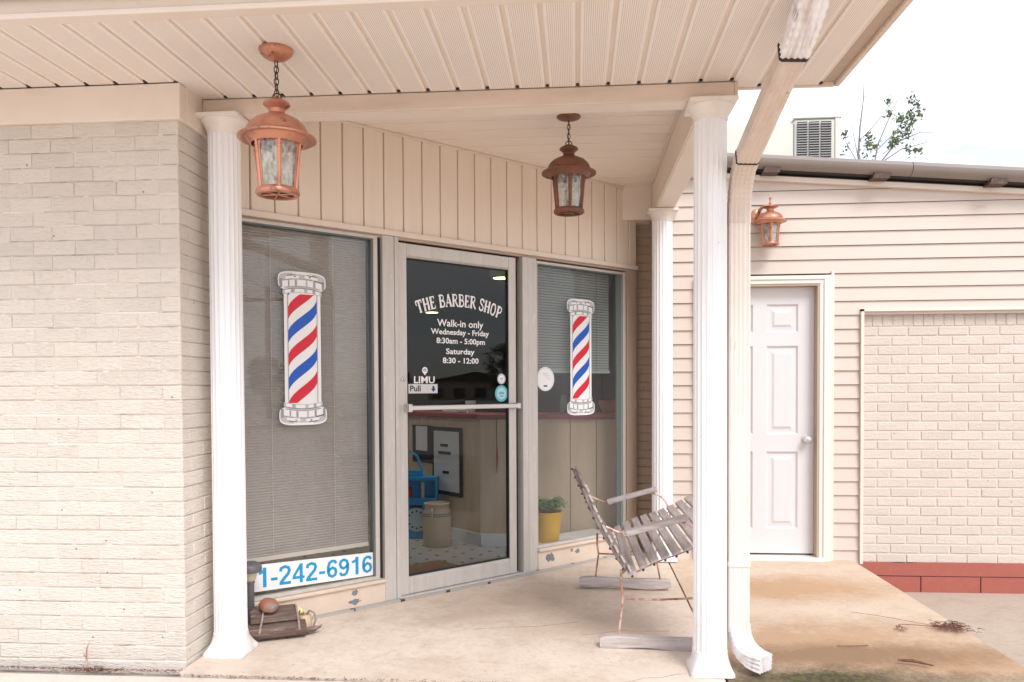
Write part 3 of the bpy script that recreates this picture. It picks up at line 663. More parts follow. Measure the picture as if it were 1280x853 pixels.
# pleated shade behind the left pane
q = MB(); n = 116; zz0, zz1 = .36, 2.17; vs = []; fs = []
for i in range(2*n+1):
    z = zz0+(zz1-zz0)*i/(2*n); y = .060+(.0 if i % 2 else .0032)
    for s in (-1.06, -.20): vs.append((s, y, z))
for i in range(2*n): fs.append((2*i, 2*i+1, 2*i+3, 2*i+2))
q.add(vs, fs, M['blind']); q.box(-1.06, -.20, .056, .075, .338, .362, M['trim']); q.build('pleated_shade', W1)
for sx in (-.80, -.42):
    q = MB(); q.tube([(sx, .055, .36), (sx, .055, 2.17)], .0012, M['trim'], 5); q.build('shade_cord', W1)
# slatted blind, upper part of the right window
q = MB(); n = 38
for i in range(n):
    z = 1.415+i*.0195; q.add([(1.125, .075, z), (1.95, .075, z), (1.95, .086, z+.017), (1.125, .086, z+.017)], [(0, 1, 2, 3)], M['blind_green'])
q.box(1.125, 1.95, .070, .09, 1.395, 1.413, M['blind_green']); q.build('slatted_blind', W2, kind='stuff')
for sx in (1.18, 1.80):
    q = MB(); q.tube([(sx, .068, 1.40), (sx, .068, 2.15)], .0015, M['gasket'], 5); q.build('blind_cord', W2)

q = MB(); s0_, s1_, za_, zb2_ = 1.134, 1.955, .180, 2.14; sl = 1.35; pt_ = .0145  # thin grey diagonal lines across the right pane
c_ = s0_-(zb2_-za_)/sl
while c_ < s1_:
    p0 = [c_, za_]; p1 = [c_+(zb2_-za_)/sl, zb2_]
    if p0[0] < s0_: p0 = [s0_, za_+(s0_-c_)*sl]
    if p1[0] > s1_: p1 = [s1_, za_+(s1_-c_)*sl]
    w_ = .0011
    if p1[1] > p0[1]+.01: q.add([(p0[0]-w_, .0135, p0[1]), (p0[0]+w_, .0135, p0[1]), (p1[0]+w_, .0135, p1[1]), (p1[0]-w_, .0135, p1[1])], [(0, 1, 2, 3)], M['d_g2'])
    c_ += pt_
q.build('diagonal_line', W2, kind='stuff')

# glazed door: part with sub-parts
q = MB(); YD = -.004
q.bbox(-.012, .048, YD, .034, .012, 2.174, M['alu'], .003); q.bbox(.868, .930, YD, .034, .012, 2.174, M['alu'], .003)
q.bbox(.0485, .8675, YD+.001, .033, 2.098, 2.173, M['alu'], .003); q.bbox(.0485, .8675, YD+.001, .033, .013, .104, M['alu'], .003)
GD = q.build('glass_door', SF, label='aluminium framed glass shop door lettered with opening hours')
q = MB(); q.prism([(YD+.002, .1045), (.012, .122), (.034, .122), (.034, .1045)], .0485, .8675, M['alu'], 'x'); q.build('glazing_bead', GD)
q = MB(); q.prism([(YD+.002, 2.0975), (.010, 2.086), (.034, 2.086), (.034, 2.0975)], .0485, .8675, M['alu'], 'x'); q.build('glazing_bead', GD)
q = MB(); q.box(.0485, .054, .004, .03, .122, 2.086, M['rubber']); q.box(.862, .8675, .004, .03, .122, 2.086, M['rubber']); q.box(.054, .862, .004, .03, .122, .128, M['rubber']); q.box(.054, .862, .004, .03, 2.080, 2.086, M['rubber']); q.build('seal', GD)
q = MB(); q.box(.0535, .8625, .014, .020, .127, 2.081, M['doorglass']); q.build('pane', GD)
q = MB(); q.bbox(.035, .905, -.062, -.044, 1.150, 1.180, M['chrome'], .004); q.bbox(.020, .046, -.066, -.0045, 1.140, 1.190, M['chrome'], .004); q.bbox(.895, .921, -.066, -.0045, 1.145, 1.185, M['chrome'], .004); q.build('push_bar', GD)
q = MB(); q.lathe([(.014, 0), (.014, .006), (.009, .009), (0, .009)], 16, M['chrome'], T=Matrix.Translation((.016, YD, 1.343)) @ Matrix.Rotation(R(90), 4, 'X')); q.box(.012, .014, -.0145, -.013, 1.336, 1.350, M['dark']); q.build('lock_cylinder', GD, True)
q = MB(); q.bbox(-.03, .98, -.03, .06, -.012, .010, M['alu'], .003); q.box(-.03, .97, -.038, -.0305, -.035, -.002, M['litter']); q.build('threshold', SF)

# ---- lettering and vinyl
def text_mb(body, size, m, s, z, y, xs=1.0, bold=0.0, align='CENTER', rot=0.0, q=None):
    cu = bpy.data.curves.new('t', 'FONT'); cu.body = body; cu.size = size; cu.align_x = align; cu.offset = bold; cu.resolution_u = 3; cu.space_character = 1.0
    o = bpy.data.objects.new('t', cu); C.objects.link(o); bpy.context.view_layer.update()
    dg = bpy.context.evaluated_depsgraph_get(); me = bpy.data.meshes.new_from_object(o.evaluated_get(dg))
    q = q or MB(); c, sn = math.cos(rot), math.sin(rot)
    vs = [(s+(v.co.x*xs)*c-v.co.y*sn, y, z+(v.co.x*xs)*sn+v.co.y*c) for v in me.vertices]
    fs = [tuple(p.vertices) for p in me.polygons]
    q.add(vs, fs, m); bpy.data.objects.remove(o); bpy.data.curves.remove(cu); bpy.data.meshes.remove(me); return q
YG = .0125
def line(body, s0, s1, z, h, name='lettering', m=None, parent=None, bold=.0011, y=YG, label=None):
    q = text_mb(body, h*1.37, m or M['d_white'], 0, z, y, 1.0, bold, 'LEFT')
    a = min(v[0] for v in q.v); e = max(v[0] for v in q.v); k = (s1-s0)/(e-a)
    q.v = [(s0+(v[0]-a)*k, v[1], v[2]) for v in q.v]
    return q.build(name, parent or GD, label=label)
line('Walk-in only', .284, .657, 1.682, .046, label='white words Walk-in only')
line('Wednesday - Friday', .236, .705, 1.630, .036, label='white words Wednesday - Friday')
line('8:30am - 5:00pm', .278, .670, 1.573, .036, label='white hours 8:30am - 5:00pm')
line('Saturday', .352, .583, 1.506, .036, label='white word Saturday')
line('8:30 - 12:00', .326, .616, 1.447, .036, label='white hours 8:30 - 12:00')
# western display letters for THE BARBER SHOP, as thick and thin strokes with serifs (unit height 1)
TK, TN = .17, .075
GL = {
 'T': (.80, [([(.40, 0), (.40, 1)], TK), ([(.02, .96), (.78, .96)], .10), ([(.05, .98), (.03, .70), (.10, .62)], .09), ([(.75, .98), (.76, .72)], .08), ([(.25, .02), (.55, .02)], .06)]),
 'H': (.82, [([(.16, 0), (.16, 1)], TK), ([(.66, 0), (.66, 1)], TK), ([(.16, .52), (.66, .52)], TN), ([(.02, .02), (.30, .02)], .06), ([(.52, .02), (.80, .02)], .06), ([(.02, .98), (.30, .98)], .06), ([(.52, .98), (.80, .98)], .06)]),
 'E': (.72, [([(.18, 0), (.18, 1)], TK), ([(.05, .97), (.64, .97)], .07), ([(.05, .03), (.66, .03)], .07), ([(.18, .52), (.50, .52)], TN), ([(.62, 1.0), (.62, .76)], .07), ([(.64, 0), (.64, .26)], .07), ([(.50, .64), (.50, .40)], .06)]),
 'B': (.80, [([(.20, 0), (.20, 1)], TK), ([(.04, .97), (.48, .97), (.62, .90), (.66, .76), (.60, .62), (.46, .54), (.2, .53)], .085), ([(.44, .53), (.66, .46), (.74, .28), (.66, .10), (.48, .03), (.04, .03)], .11)]),
 'A': (.86, [([(.43, 1.02), (.76, 0)], TK), ([(.43, 1.0), (.12, 0)], TN), ([(.20, .32), (.66, .32)], TN), ([(.0, .02), (.26, .02)], .06), ([(.60, .02), (.88, .02)], .06)]),
 'R': (.84, [([(.20, 0), (.20, 1)], TK), ([(.04, .97), (.48, .97), (.62, .90), (.66, .76), (.60, .62), (.46, .52), (.2, .50)], .09), ([(.44, .50), (.62, .20), (.74, .04), (.84, .06)], .13), ([(.04, .02), (.34, .02)], .06)]),
 'S': (.70, [([(.62, .76), (.58, .92), (.38, .99), (.18, .92), (.13, .76), (.24, .60), (.48, .46), (.60, .30), (.54, .10), (.34, .01), (.14, .08), (.08, .26)], .12), ([(.62, .99), (.63, .70)], .06), ([(.07, .01), (.06, .32)], .06)]),
 'O': (.82, [([(.41, 1.0), (.20, .90), (.12, .66), (.12, .34), (.20, .10), (.41, 0), (.62, .10), (.70, .34), (.70, .66), (.62, .90), (.41, 1.0)], .125)]),
 'P': (.78, [([(.20, 0), (.20, 1)], TK), ([(.04, .97), (.48, .97), (.64, .88), (.68, .72), (.62, .55), (.46, .46), (.2, .44)], .10), ([(.04, .02), (.34, .02)], .06)]),
}
def ribbon(q, pts, w, m, f, y):
    pts = [Vector((a, b)) for a, b in pts]; L_ = []
    for i, p in enumerate(pts):
        t = pts[min(i+1, len(pts)-1)]-pts[max(i-1, 0)]; t.normalize(); n = Vector((-t.y, t.x)); L_.append((p+n*w/2, p-n*w/2))
    vs = []; 
    for a, b2 in L_:
        for p in (a, b2): x, z = f(p.x, p.y); vs.append((x, y, z))
    q.add(vs, [(2*i, 2*i+1, 2*i+3, 2*i+2) for i in range(len(pts)-1)], m)
def display(words, s_left, s_right, z_end, z_mid, h):
    total = 0; seq = []
    for wi, wd in enumerate(words):
        if wi: total += .42
        for ch in wd: seq.append((ch, total, wi)); total += GL[ch][0]+.04
    k = (s_right-s_left)/total; half = (s_right-s_left)/2; mid = (s_left+s_right)/2; sag = z_mid-z_end
    Rr = (half*half+sag*sag)/(2*sag); zc = z_mid-Rr
    for wi in range(len(words)):
        q = MB()
        for ch, off, w2 in seq:
            if w2 != wi: continue
            cx = (off+GL[ch][0]/2)*k+s_left-mid; th = math.asin(cx/Rr)*.93; th2 = math.asin(cx/Rr)
            bx, bz = mid+Rr*math.sin(th2), zc+Rr*math.cos(th2)
            wd = GL[ch][0]
            def f(px, pz, bx=bx, bz=bz, th=th, wd=wd):
                u = (px-wd/2)*k; v = (pz-.5)*h; return bx+u*math.cos(th)+v*math.sin(th), bz-u*math.sin(th)+v*math.cos(th)
            for j, (pts, w_) in enumerate(GL[ch][1]): ribbon(q, pts, w_*1.38, M['d_white'], f, YG+.0001*j)
        q.build('lettering', GD, label='arched white western word '+words[wi])
display(['THE', 'BARBER', 'SHOP'], .128, .818, 1.786, 1.853, .078)
# LIMU mark with pin
q = text_mb('LIMU', .0615*1.0, M['d_white'], 0, 1.318, YG, 1, .0012, 'LEFT'); a = min(v[0] for v in q.v); e = max(v[0] for v in q.v)
q.v = [(.106+(v[0]-a)*(.262-.106)/(e-a), v[1], v[2]) for v in q.v]
def ring(q, cx, cz, r0, r1, y, m, n=24):
    vs = [(cx+r*math.cos(2*math.pi*i/n), y, cz+r*math.sin(2*math.pi*i/n)) for i in range(n) for r in (r0, r1)]
    q.add(vs, [(2*i, 2*i+1, 2*((i+1) % n)+1, 2*((i+1) % n)) for i in range(n)], m)
def disc(q, cx, cz, r, y, m, n=28, e=1.0): q.add([(cx+r*e*math.cos(2*math.pi*i/n), y, cz+r*math.sin(2*math.pi*i/n)) for i in range(n)], [tuple(range(n))], m)
ring(q, .188, 1.398, .011, .021, YG, M['d_white']); q.add([(.168, YG+.0002, 1.391), (.208, YG+.0002, 1.391), (.188, YG+.0002, 1.366)], [(0, 1, 2)], M['d_white']); ring(q, .188, 1.398, .0, .006, YG-.0002, M['d_white'])
q.build('logo', GD, label='white LIMU word with map pin above it')
q = MB(); q.box(.064, .283, .0110, .0125, 1.254, 1.312, M['board_face'])
ps = q.build('pull_sign', GD, label='small white sign reading Pull with blue arrow')
q = text_mb('Pull', .050, M['black'], .073, 1.268, .0105, 1.15, .0012, 'LEFT', q=MB())
q.add([(.243, .0105, 1.300), (.259, .0105, 1.300), (.259, .0105, 1.283), (.271, .0105, 1.283), (.251, .0105, 1.262), (.231, .0105, 1.283), (.243, .0105, 1.283)], [(0, 1, 2, 3, 4, 5, 6)], M['d_navy'])
q.v = q.v; pt = q.build('sign_print', GD)
def sticker(s, z, r, mats, name, label, parent):
    q = MB(); disc(q, s, z, r, YG, mats[0]); disc(q, s, z, r*.72, YG-.0003, mats[1]); 
    q.box(s-r*.42, s+r*.42, YG-.0008, YG-.0005, z-r*.10, z+r*.22, mats[2]); q.box(s-r*.30, s+r*.30, YG-.0008, YG-.0005, z-r*.40, z-r*.22, mats[2])
    return q.build(name, parent, label=label)
sticker(.812, 1.347, .036, (M['d_g1'], M['d_white'], M['d_g1']), 'round_sticker', 'small round grey and white sticker', GD)
sticker(.811, 1.248, .056, (M['d_teal'], M['bluelight'], M['d_teal']), 'round_sticker', 'round teal sticker', GD)
q = MB(); disc(q, 1.218, 1.348, .086, YG, M['d_white']); ring(q, 1.218, 1.348, .078, .081, YG-.0003, M['d_g1'])
for (a, b2, c_, d_) in ((1.19, 1.385, .05, .004), (1.20, 1.372, .06, .003), (1.215, 1.36, .045, .003), (1.235, 1.345, .03, .004)): q.box(a, a+c_, YG-.0006, YG-.0003, b2, b2+d_, M['d_g1'])
q.box(1.20, 1.236, YG-.0006, YG-.0003, 1.293, 1.304, M['d_g3']); q.build('round_sticker', W2, label='round white window sticker at post')
# phone number strip
q = MB(); q.add([(-1.04, YG, .190), (-.186, YG, .166), (-.186, YG, .304), (-1.04, YG, .338)], [(0, 1, 2, 3)], M['d_white'])
st = q.build('phone_strip', W1, label='white strip with a cyan phone number 1-242-6916')
DG = {'1': (.62, [([(.36, 0), (.36, 1.0)], .17), ([(.38, .92), (.28, .80), (.08, .71)], .14)]),
 '2': (.66, [([(.09, .70), (.12, .86), (.30, .93), (.48, .87), (.53, .72), (.46, .54), (.28, .34), (.12, .14), (.10, .08)], .16), ([(.03, .075), (.60, .075)], .15)]),
 '4': (.68, [([(.46, 0), (.46, 1.0)], .16), ([(.46, .96), (.08, .34)], .13), ([(.02, .28), (.63, .28)], .14)]),
 '6': (.66, [([(.54, .78), (.45, .91), (.31, .925), (.18, .84), (.11, .62), (.105, .36), (.17, .15), (.32, .075), (.47, .14), (.53, .31), (.48, .48), (.34, .56), (.20, .49), (.12, .36)], .155)]),
 '9': (.66, [([(.08, .22), (.17, .09), (.31, .075), (.44, .16), (.51, .38), (.515, .64), (.45, .85), (.30, .925), (.15, .86), (.09, .69), (.14, .52), (.28, .44), (.42, .51), (.50, .64)], .155)]),
 '-': (.42, [([(.04, .36), (.36, .36)], .15)])}
tot = sum(DG[c][0] for c in '1-242-6916'); ku = (.915-.196)/tot; off_ = 0
for ch in '1-242-6916':
    q = MB()
    def f(px, pz, o_=off_):
        u = (o_+px)/tot; return -.915+u*(.915-.196), .206-u*.022+pz*(.104+.004*(1-u))
    for j, (pts, w_) in enumerate(DG[ch][1]): ribbon(q, pts, w_, M['d_cyan'], f, YG-.0006-.0001*j)
    q.build('digit' if ch != '-' else 'hyphen', W1); off_ += DG[ch][0]
# barber pole decals
def barber(cx, parent, label):
    z0, z1 = 1.084, 1.936; y = YG; q = MB()
    def capo(zb_, zt, up, grow, yy, m):
        w = .142+grow; h = zt-zb_+grow*2; n = 36; pl = []
        for i in range(n):
            a = 2*math.pi*i/n; ca, sa = math.cos(a), math.sin(a); e = .55
            pl.append((cx+w*math.copysign(abs(ca)**e, ca), (zb_+zt)/2+h/2*math.copysign(abs(sa)**e, sa)))
        q.add([(a, yy, b2) for a, b2 in pl], [tuple(range(n))], m)
    # white die-cut backing
    capo(z1-.105, z1, 1, .002, y, M['d_white']); capo(z0, z0+.105, -1, .002, y, M['d_white'])
    q.add([(cx-.110, y-.0002, z0+.06), (cx+.110, y-.0002, z0+.06), (cx+.110, y-.0002, z1-.06), (cx-.110, y-.0002, z1-.06)], [(0, 1, 2, 3)], M['d_white'])
    # chrome caps
    for sg, zc in ((1, z1-.052), (-1, z0+.052)):
        capo(zc-.047, zc+.049, 1, -.003, y-.0004, M['d_g1'])
        def blk(u0, u1, v0, v1, m, k=0):
            vs = []; nn = 4
            for j in range(nn+1):
                u = u0+(u1-u0)*j/nn; cz = -.020*(u/.14)**2
                for v in (v0, v1): vs.append((cx+u, y-.0007-k*.0002, zc+sg*(v+cz+.006)))
            q.add(vs, [(2*j, 2*j+2, 2*j+3, 2*j+1) for j in range(nn)], m)
        rr = random.Random(5+sg)
        for (u0, u1) in ((-.118, -.085), (-.075, -.045), (-.030, .020), (.032, .066), (.080, .118)): blk(u0, u1, -.030, .004, M['d_white'], 1)
        blk(-.10, -.02, .012, .026, M['d_white'], 1); blk(.015, .095, .014, .028, M['d_white'], 1); blk(-.06, .06, .034, .040, M['d_white'], 1)
        blk(-.134, -.118, -.030, .020, M['d_g2'], 1); blk(.120, .134, -.030, .020, M['d_g2'], 1); blk(-.126, -.06, .0065, .0105, M['d_g2'], 2); blk(-.02, .06, .0065, .0105, M['d_g2'], 2); blk(.075, .126, .005, .0105, M['d_g3'], 2)
        blk(-.11, .11, -.034, -.0315, M['d_g2'], 2); blk(-.09, -.04, .029, .033, M['d_g3'], 2); blk(.03, .085, .030, .034, M['d_g3'], 2)
        blk(-.050, -.036, .018, .024, M['d_g2'], 2); blk(.04, .052, .020, .026, M['d_g3'], 2); blk(-.083, -.078, -.028, .004, M['d_g2'], 2); blk(.068, .078, -.028, .004, M['d_g2'], 2); blk(-.042, -.034, -.028, .004, M['d_g2'], 2)
        # collar
        zc2 = -.056
        blk(-.117, .117, zc2-.012, zc2+.014, M['d_g1'], 3); blk(-.117, .117, zc2+.012, zc2+.0145, M['d_g3'], 4)
        for (u0, u1) in ((-.105, -.07), (-.045, .01), (.03, .06), (.08, .105)): blk(u0, u1, zc2-.009, zc2+.009, M['d_white'], 4)
        blk(-.062, -.055, zc2-.010, zc2+.010, M['d_g2'], 5); blk(.066, .072, zc2-.010, zc2+.010, M['d_g2'], 5)
    # glass cylinder edges and candy stripes
    zl, zh = z0+.122, z1-.122; hw = .086
    for (u, e_, g_) in ((-.0895, .005, 'd_g1'), (.0845, .005, 'd_g1')): q.add([(cx+u, y-.0009, zl), (cx+u+e_, y-.0009, zl), (cx+u+e_, y-.0009, zh), (cx+u, y-.0009, zh)], [(0, 1, 2, 3)], M['d_edge'])
    for u in (-.0905, .0885): q.add([(cx+u, y-.0005, zl), (cx+u+.002, y-.0005, zl), (cx+u+.002, y-.0005, zh), (cx+u, y-.0005, zh)], [(0, 1, 2, 3)], M['d_g2'])
    n = 14; us = [-1+2*i/n for i in range(n+1)]
    for k in range(0, 7):
        m = M['d_red'] if k % 2 == 0 else M['d_blue']; base = zl-.075+k*.131
        vs = []; 
        for u in us:
            c_ = base+.205*(math.asin(u*.97)/math.pi+.5)*1.0+.0
            vs += [(cx+u*hw, y-.0006, min(max(c_, zl), zh)), (cx+u*hw, y-.0006, min(max(c_+.068, zl), zh))]
        fs = [(2*i, 2*i+2, 2*i+3, 2*i+1) for i in range(n) if (vs[2*i+1][2]-vs[2*i][2]) > 1e-5 or (vs[2*i+3][2]-vs[2*i+2][2]) > 1e-5]
        if fs: q.add(vs, fs, m)
    q.build('barber_pole_decal', parent, label=label)
barber(-.633, W1, 'red white blue barber pole decal on left pane'); barber(1.577, W2, 'red white blue barber pole decal on right pane')

# ------------------------------------------------------------------ porch roof
PR = thing('porch_canopy', 'beige porch roof with perforated soffit, fascia and panelled ceiling', 'canopy', (-1.8, 3.75, 2.595)); PO = (-1.8, 3.75, 2.595)
ZS = 2.675
def soff(x0, x1, y0, y1):
    w = x1-x0; q = MB(); yc = (y0+y1)/2; dy = (y1-y0)/2
    pl = [(-w/2, .014), (-w/2, .004), (-w/2+.004, 0), (w/2-.004, 0), (w/2, .004), (w/2, .014)]
    q.prism(pl, -dy, dy, M['soffit'], 'y'); return q.mesh('soffit_panel')
PITCH = .1395; gx0 = -1.105-PITCH*17
mshort = soff(0, PITCH-.017, 2.905, 3.528); mlong = soff(0, PITCH-.017, 2.905, 3.748)
for k in range(34):
    xa = gx0+PITCH*k; xc = xa+PITCH/2
    if xc > 1.19: break
    if xa < -1.83: inst(mshort, 'soffit_panel', PR, (xc-PO[0], (2.905+3.528)/2-PO[1], ZS-PO[2]))
    else:
        y1 = 3.748 if xc < .72 else 3.835
        me = mlong if xc < .72 else soff(0, min(PITCH-.017, 1.186-xa), 2.905, y1)
        inst(me, 'soffit_panel', PR, (xc-PO[0], (2.905+y1)/2-PO[1], ZS-PO[2]))
q = MB(); q.box(-3.6, 1.19, 2.90, 3.84, ZS+.012, ZS+.03, M['groove']); q.build('soffit_backing', PR, off=PO)
q = MB(); 
for k in range(34):
    xa = gx0+PITCH*k; y1 = 3.526 if xa < -1.83 else (3.746 if xa < .72 else 3.83)
    if xa < 1.17: q.box(xa-.008, xa+.008, 2.91, y1, ZS+.009, ZS+.0115, M['trim'])
q.build('soffit_groove', PR, off=PO)
q = MB()
for k in range(34):                                  # dark open ends of the grooves
    xa = gx0+PITCH*k
    if xa > 1.15: break
    y1 = 3.528 if xa < -1.83 else (3.748 if xa < .72 else 3.832)
    q.box(xa-.0065, xa+.0065, y1-.014, y1, ZS+.001, ZS+.0085, M['dark'])
q.build('groove_end', PR, off=PO)
q = MB(); q.bbox(-3.6, 1.190, 2.868, 2.905, ZS-.006, ZS+.012, M['trim'], .002); q.build('soffit_channel', PR, off=PO)
q = MB(); q.bbox(-3.6, 1.220, 2.80, 2.868, ZS-.035, 2.87, M['trim'], .004); q.bbox(-3.6, 1.222, 2.785, 2.7995, ZS-.045, ZS-.025, M['trim'], .003); q.build('front_fascia', PR, off=PO)
q = MB(); q.bbox(1.192, 1.216, 2.80, 3.85, ZS-.006, 2.80, M['beamface'], .003); q.build('rake_fascia', PR, off=PO)
q = MB(); q.bbox(.735, 1.19, 3.837, 3.852, ZS-.008, 2.86, M['trim'], .002); q.build('end_trim', PR, off=PO)
q = MB(); q.prism([(2.62, 2.86), (2.62, 2.74), (2.66, 2.70), (2.783, 2.70), (2.783, 2.86), (2.775, 2.86), (2.775, 2.708), (2.66, 2.708), (2.628, 2.745), (2.628, 2.86)], -3.6, 1.24, M['white'], 'x'); q.build('front_gutter', PR, off=PO)
# frieze box over the brick wall
q = MB(); q.bbox(-3.6, -1.786, 3.530, 3.60, 2.512, ZS-.002, M['trim'], .003); q.bbox(-1.86, -1.785, 3.6005, 4.12, 2.512, ZS+.12, M['trim'], .003); q.build('frieze_box', PR, off=PO)
# beams
q = MB(); q.bbox(-1.784, .722, 3.75, 3.765, 2.593, ZS-.001, M['beamface'], .004); q.bbox(.7225, .738, 3.75, 3.88, 2.593, ZS-.001, M['beamface'], .003); q.build('front_beam', PR, off=PO)
q = MB(); q.bbox(-1.784, .722, 3.7655, 3.88, 2.596, 2.845, M['trim'], .003); q.build('beam_soffit', PR, off=PO)
q = MB(); q.bbox(.592, .722, 3.8805, 6.31, 2.596, 2.86, M['trim'], .004); q.build('side_beam', PR, off=PO)
for k in range(22):
    y = 3.90+k*.108
    if y > 6.2: break
    q = MB(); q.bbox(.583, .5915, y, y+.1, 2.598, 2.822, M['header'], .002); q.build('beam_board', PR, off=PO)
q = MB(); q.bbox(.570, .583, 3.88, 6.25, 2.815, 2.829, M['trim'], .002); q.build('cove_trim', PR, off=PO)
q = MB(); q.bbox(.335, .5825, 6.255, 6.50, 2.575, 2.845, M['trim'], .004); q.build('corner_box', PR, off=PO)
# inner ceiling
for k in range(18):
    y = 4.655+.163*(k-5); 
    if y > 6.6: break
    y0 = max(y, 3.885); y1 = y+.163-.011
    if y1 < 3.9: continue
    xl = max(-1.80, y0-5.9-.05) 
    q = MB(); q.bbox(xl, .585, y0, y1, 2.83, 2.842, M['ceil'], .002); q.build('ceiling_board', PR, off=PO)
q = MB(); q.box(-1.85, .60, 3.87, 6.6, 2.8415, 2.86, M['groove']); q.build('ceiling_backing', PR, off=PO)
q = MB(); q.box(-6, .735, 2.72, 6.7, 2.87, 2.95, M['roofdark']); q.box(.735, 1.235, 2.72, 3.85, 2.861, 2.95, M['roofdark']); q.box(-6, .66, 6.7, 14, 2.87, 2.95, M['roofdark']); q.build('roof_deck', PR, off=PO)

# ------------------------------------------------------------------ columns
def column(x, y, zb_, zt, label):
    t = thing('porch_column', label, 'column', (x, y, zb_), 0, 'white fluted porch columns'); H = zt-zb_
    nf = 20
    def rm(a):
        u = (a*nf/(2*math.pi)) % 1; return 1-.055*(max(0, math.sin(math.pi*u))**.6)
    q = MB(); n = nf*8; q.lathe([(.0795, .09), (.0785, .16), (.0755, H-.07)], n, M['white'], rmod=rm); q.build('shaft', t, True)
    # square plinth flaring up into the shaft
    q = MB(); rings = []; N_ = 48
    for (rr, z, sq) in ((.100, 0, 1), (.100, .012, 1), (.098, .018, .95), (.093, .035, .6), (.086, .060, .25), (.082, .085, .05), (.0805, .10, 0)):
        ring_ = []
        for i in range(N_):
            a = 2*math.pi*(i+.5)/N_; c, s = math.cos(a), math.sin(a); k = 1/max(abs(c), abs(s)); k = 1+(k-1)*sq; ring_.append((rr*k*c, rr*k*s*1.08, z))
        rings += ring_
    fs = [(i*N_+k, i*N_+(k+1) % N_, (i+1)*N_+(k+1) % N_, (i+1)*N_+k) for i in range(6) for k in range(N_)]
    q.add(rings, fs+[tuple(range(N_-1, -1, -1)), tuple(6*N_+k for k in range(N_))], M['white']); q.build('base', t, True)
    q = MB(); q.lathe([(.0765, H-.085), (.079, H-.080), (.079, H-.070), (.083, H-.060), (.092, H-.042), (.103, H-.028), (.106, H-.020)], 40, M['whitedirty']); q.bbox(-.108, .108, -.108, .108, H-.0195, H-.0005, M['whitedirty'], .003); q.build('capital', t, True)
    return t
column(-1.694, 3.785, low(-1.69, 3.8), 2.592, 'white fluted column at left beside the brick wall corner')
column(.622, 3.80, low(.62, 3.8), 2.592, 'white fluted column at right front beside the downspout')
column(.640, 6.045, 0, 2.594, 'white fluted column at the back behind the slatted chair')

# ------------------------------------------------------------------ downspout
DS = thing('downspout', 'cream corrugated downspout beside the right front column', 'downspout', (.785, 3.83, 0)); DSO = (.757, 3.83, 0)
DS.location = DSO
def sect(w, d, ribs=.0055):
    pts = []; hw, hd = w/2, d/2; r = .008
    def side(a, b2, n, out):
        for i in range(n+1):
            t = i/n; x = a[0]+(b2[0]-a[0])*t; y = a[1]+(b2[1]-a[1])*t; k = (-float(ribs) if i % 2 else 0) if 0 < i < n else 0
            pts.append((x+out[0]*k, y+out[1]*k))
    side((-hw+r, -hd), (hw-r, -hd), 8, (0, -1)); side((hw, -hd+r), (hw, hd-r), 6, (1, 0)); side((hw-r, hd), (-hw+r, hd), 8, (0, 1)); side((-hw, hd-r), (-hw, -hd+r), 6, (-1, 0))
    return pts
SEC = sect(.097, .076)
def bez(p0, p1, p2, n): 
    p0, p1, p2 = map(Vector, (p0, p1, p2)); return [p0*(1-t)**2+p1*2*t*(1-t)+p2*t*t for t in [i/n for i in range(n+1)]]
X0 = .757
q = MB(); q.sweep([(X0, 3.83, .135), (X0, 3.83, 1.0), (X0, 3.83, 2.06)], SEC, M['spout']); q.build('vertical_pipe', DS, off=DSO)
q = MB(); q.sweep([(X0, 3.83, .445), (X0, 3.83, .465)], sect(.104, .083, False), M['spout']); q.build('strap', DS, off=DSO)
q = MB(); pts = bez((X0, 3.83, .17), (X0+.005, 3.83, .02), (X0+.105, 3.72, -.006+.02), 22)
q.sweep(pts, [(a*1.03, b2*1.03) for a, b2 in SEC], M['spout_clean'], (1, .2, 0), [1-.045*(i % 2) if 3 < i < 16 else 1 for i in range(23)]); q.build('outlet_elbow', DS, off=DSO)
q = MB(); pts = bez((X0, 3.83, 2.04), (X0, 3.83, 2.25), (X0+.012, 3.70, 2.315), 24)
q.sweep(pts, [(a*1.04, b2*1.04) for a, b2 in SEC], M['spout_dirty'], (1, 0, 0), [1-.05*(i % 2) if 5 < i < 21 else 1 for i in range(25)]); q.build('lower_elbow', DS, off=DSO)
P1 = Vector((X0+.010, 3.70, 2.313)); P2 = Vector((.812, 3.10, 2.535))
q = MB(); q.sweep([P1, (P1+P2)/2, P2], sect(.097, .076, .0022), M['spout_dirty']); q.build('slanted_pipe', DS, off=DSO)
q = MB(); q.sweep([P1+(P2-P1)*.0, P1+(P2-P1)*.012], [(a*1.05, b2*1.05) for a, b2 in sect(.097, .076, False)], M['seam']); q.build('seam', DS, off=DSO)
q = MB(); q.sweep([P2-(P2-P1)*.012, P2+(P2-P1)*.010], [(a*1.13, b2*1.13) for a, b2 in sect(.097, .076, False)], M['seam']); q.build('seam', DS, off=DSO)
pts = bez(P2-(P2-P1)*.01, P2+(P2-P1)*.36+Vector((.004, 0, 0)), (.83, 2.74, 2.80), 26)
q = MB(); q.sweep(pts, [(a*1.12, b2*1.12) for a, b2 in SEC], M['spout_skylit'], (1, 0, 0), [1-.05*(i % 2) if 2 < i < 24 else 1 for i in range(27)]); q.build('upper_elbow', DS, off=DSO)

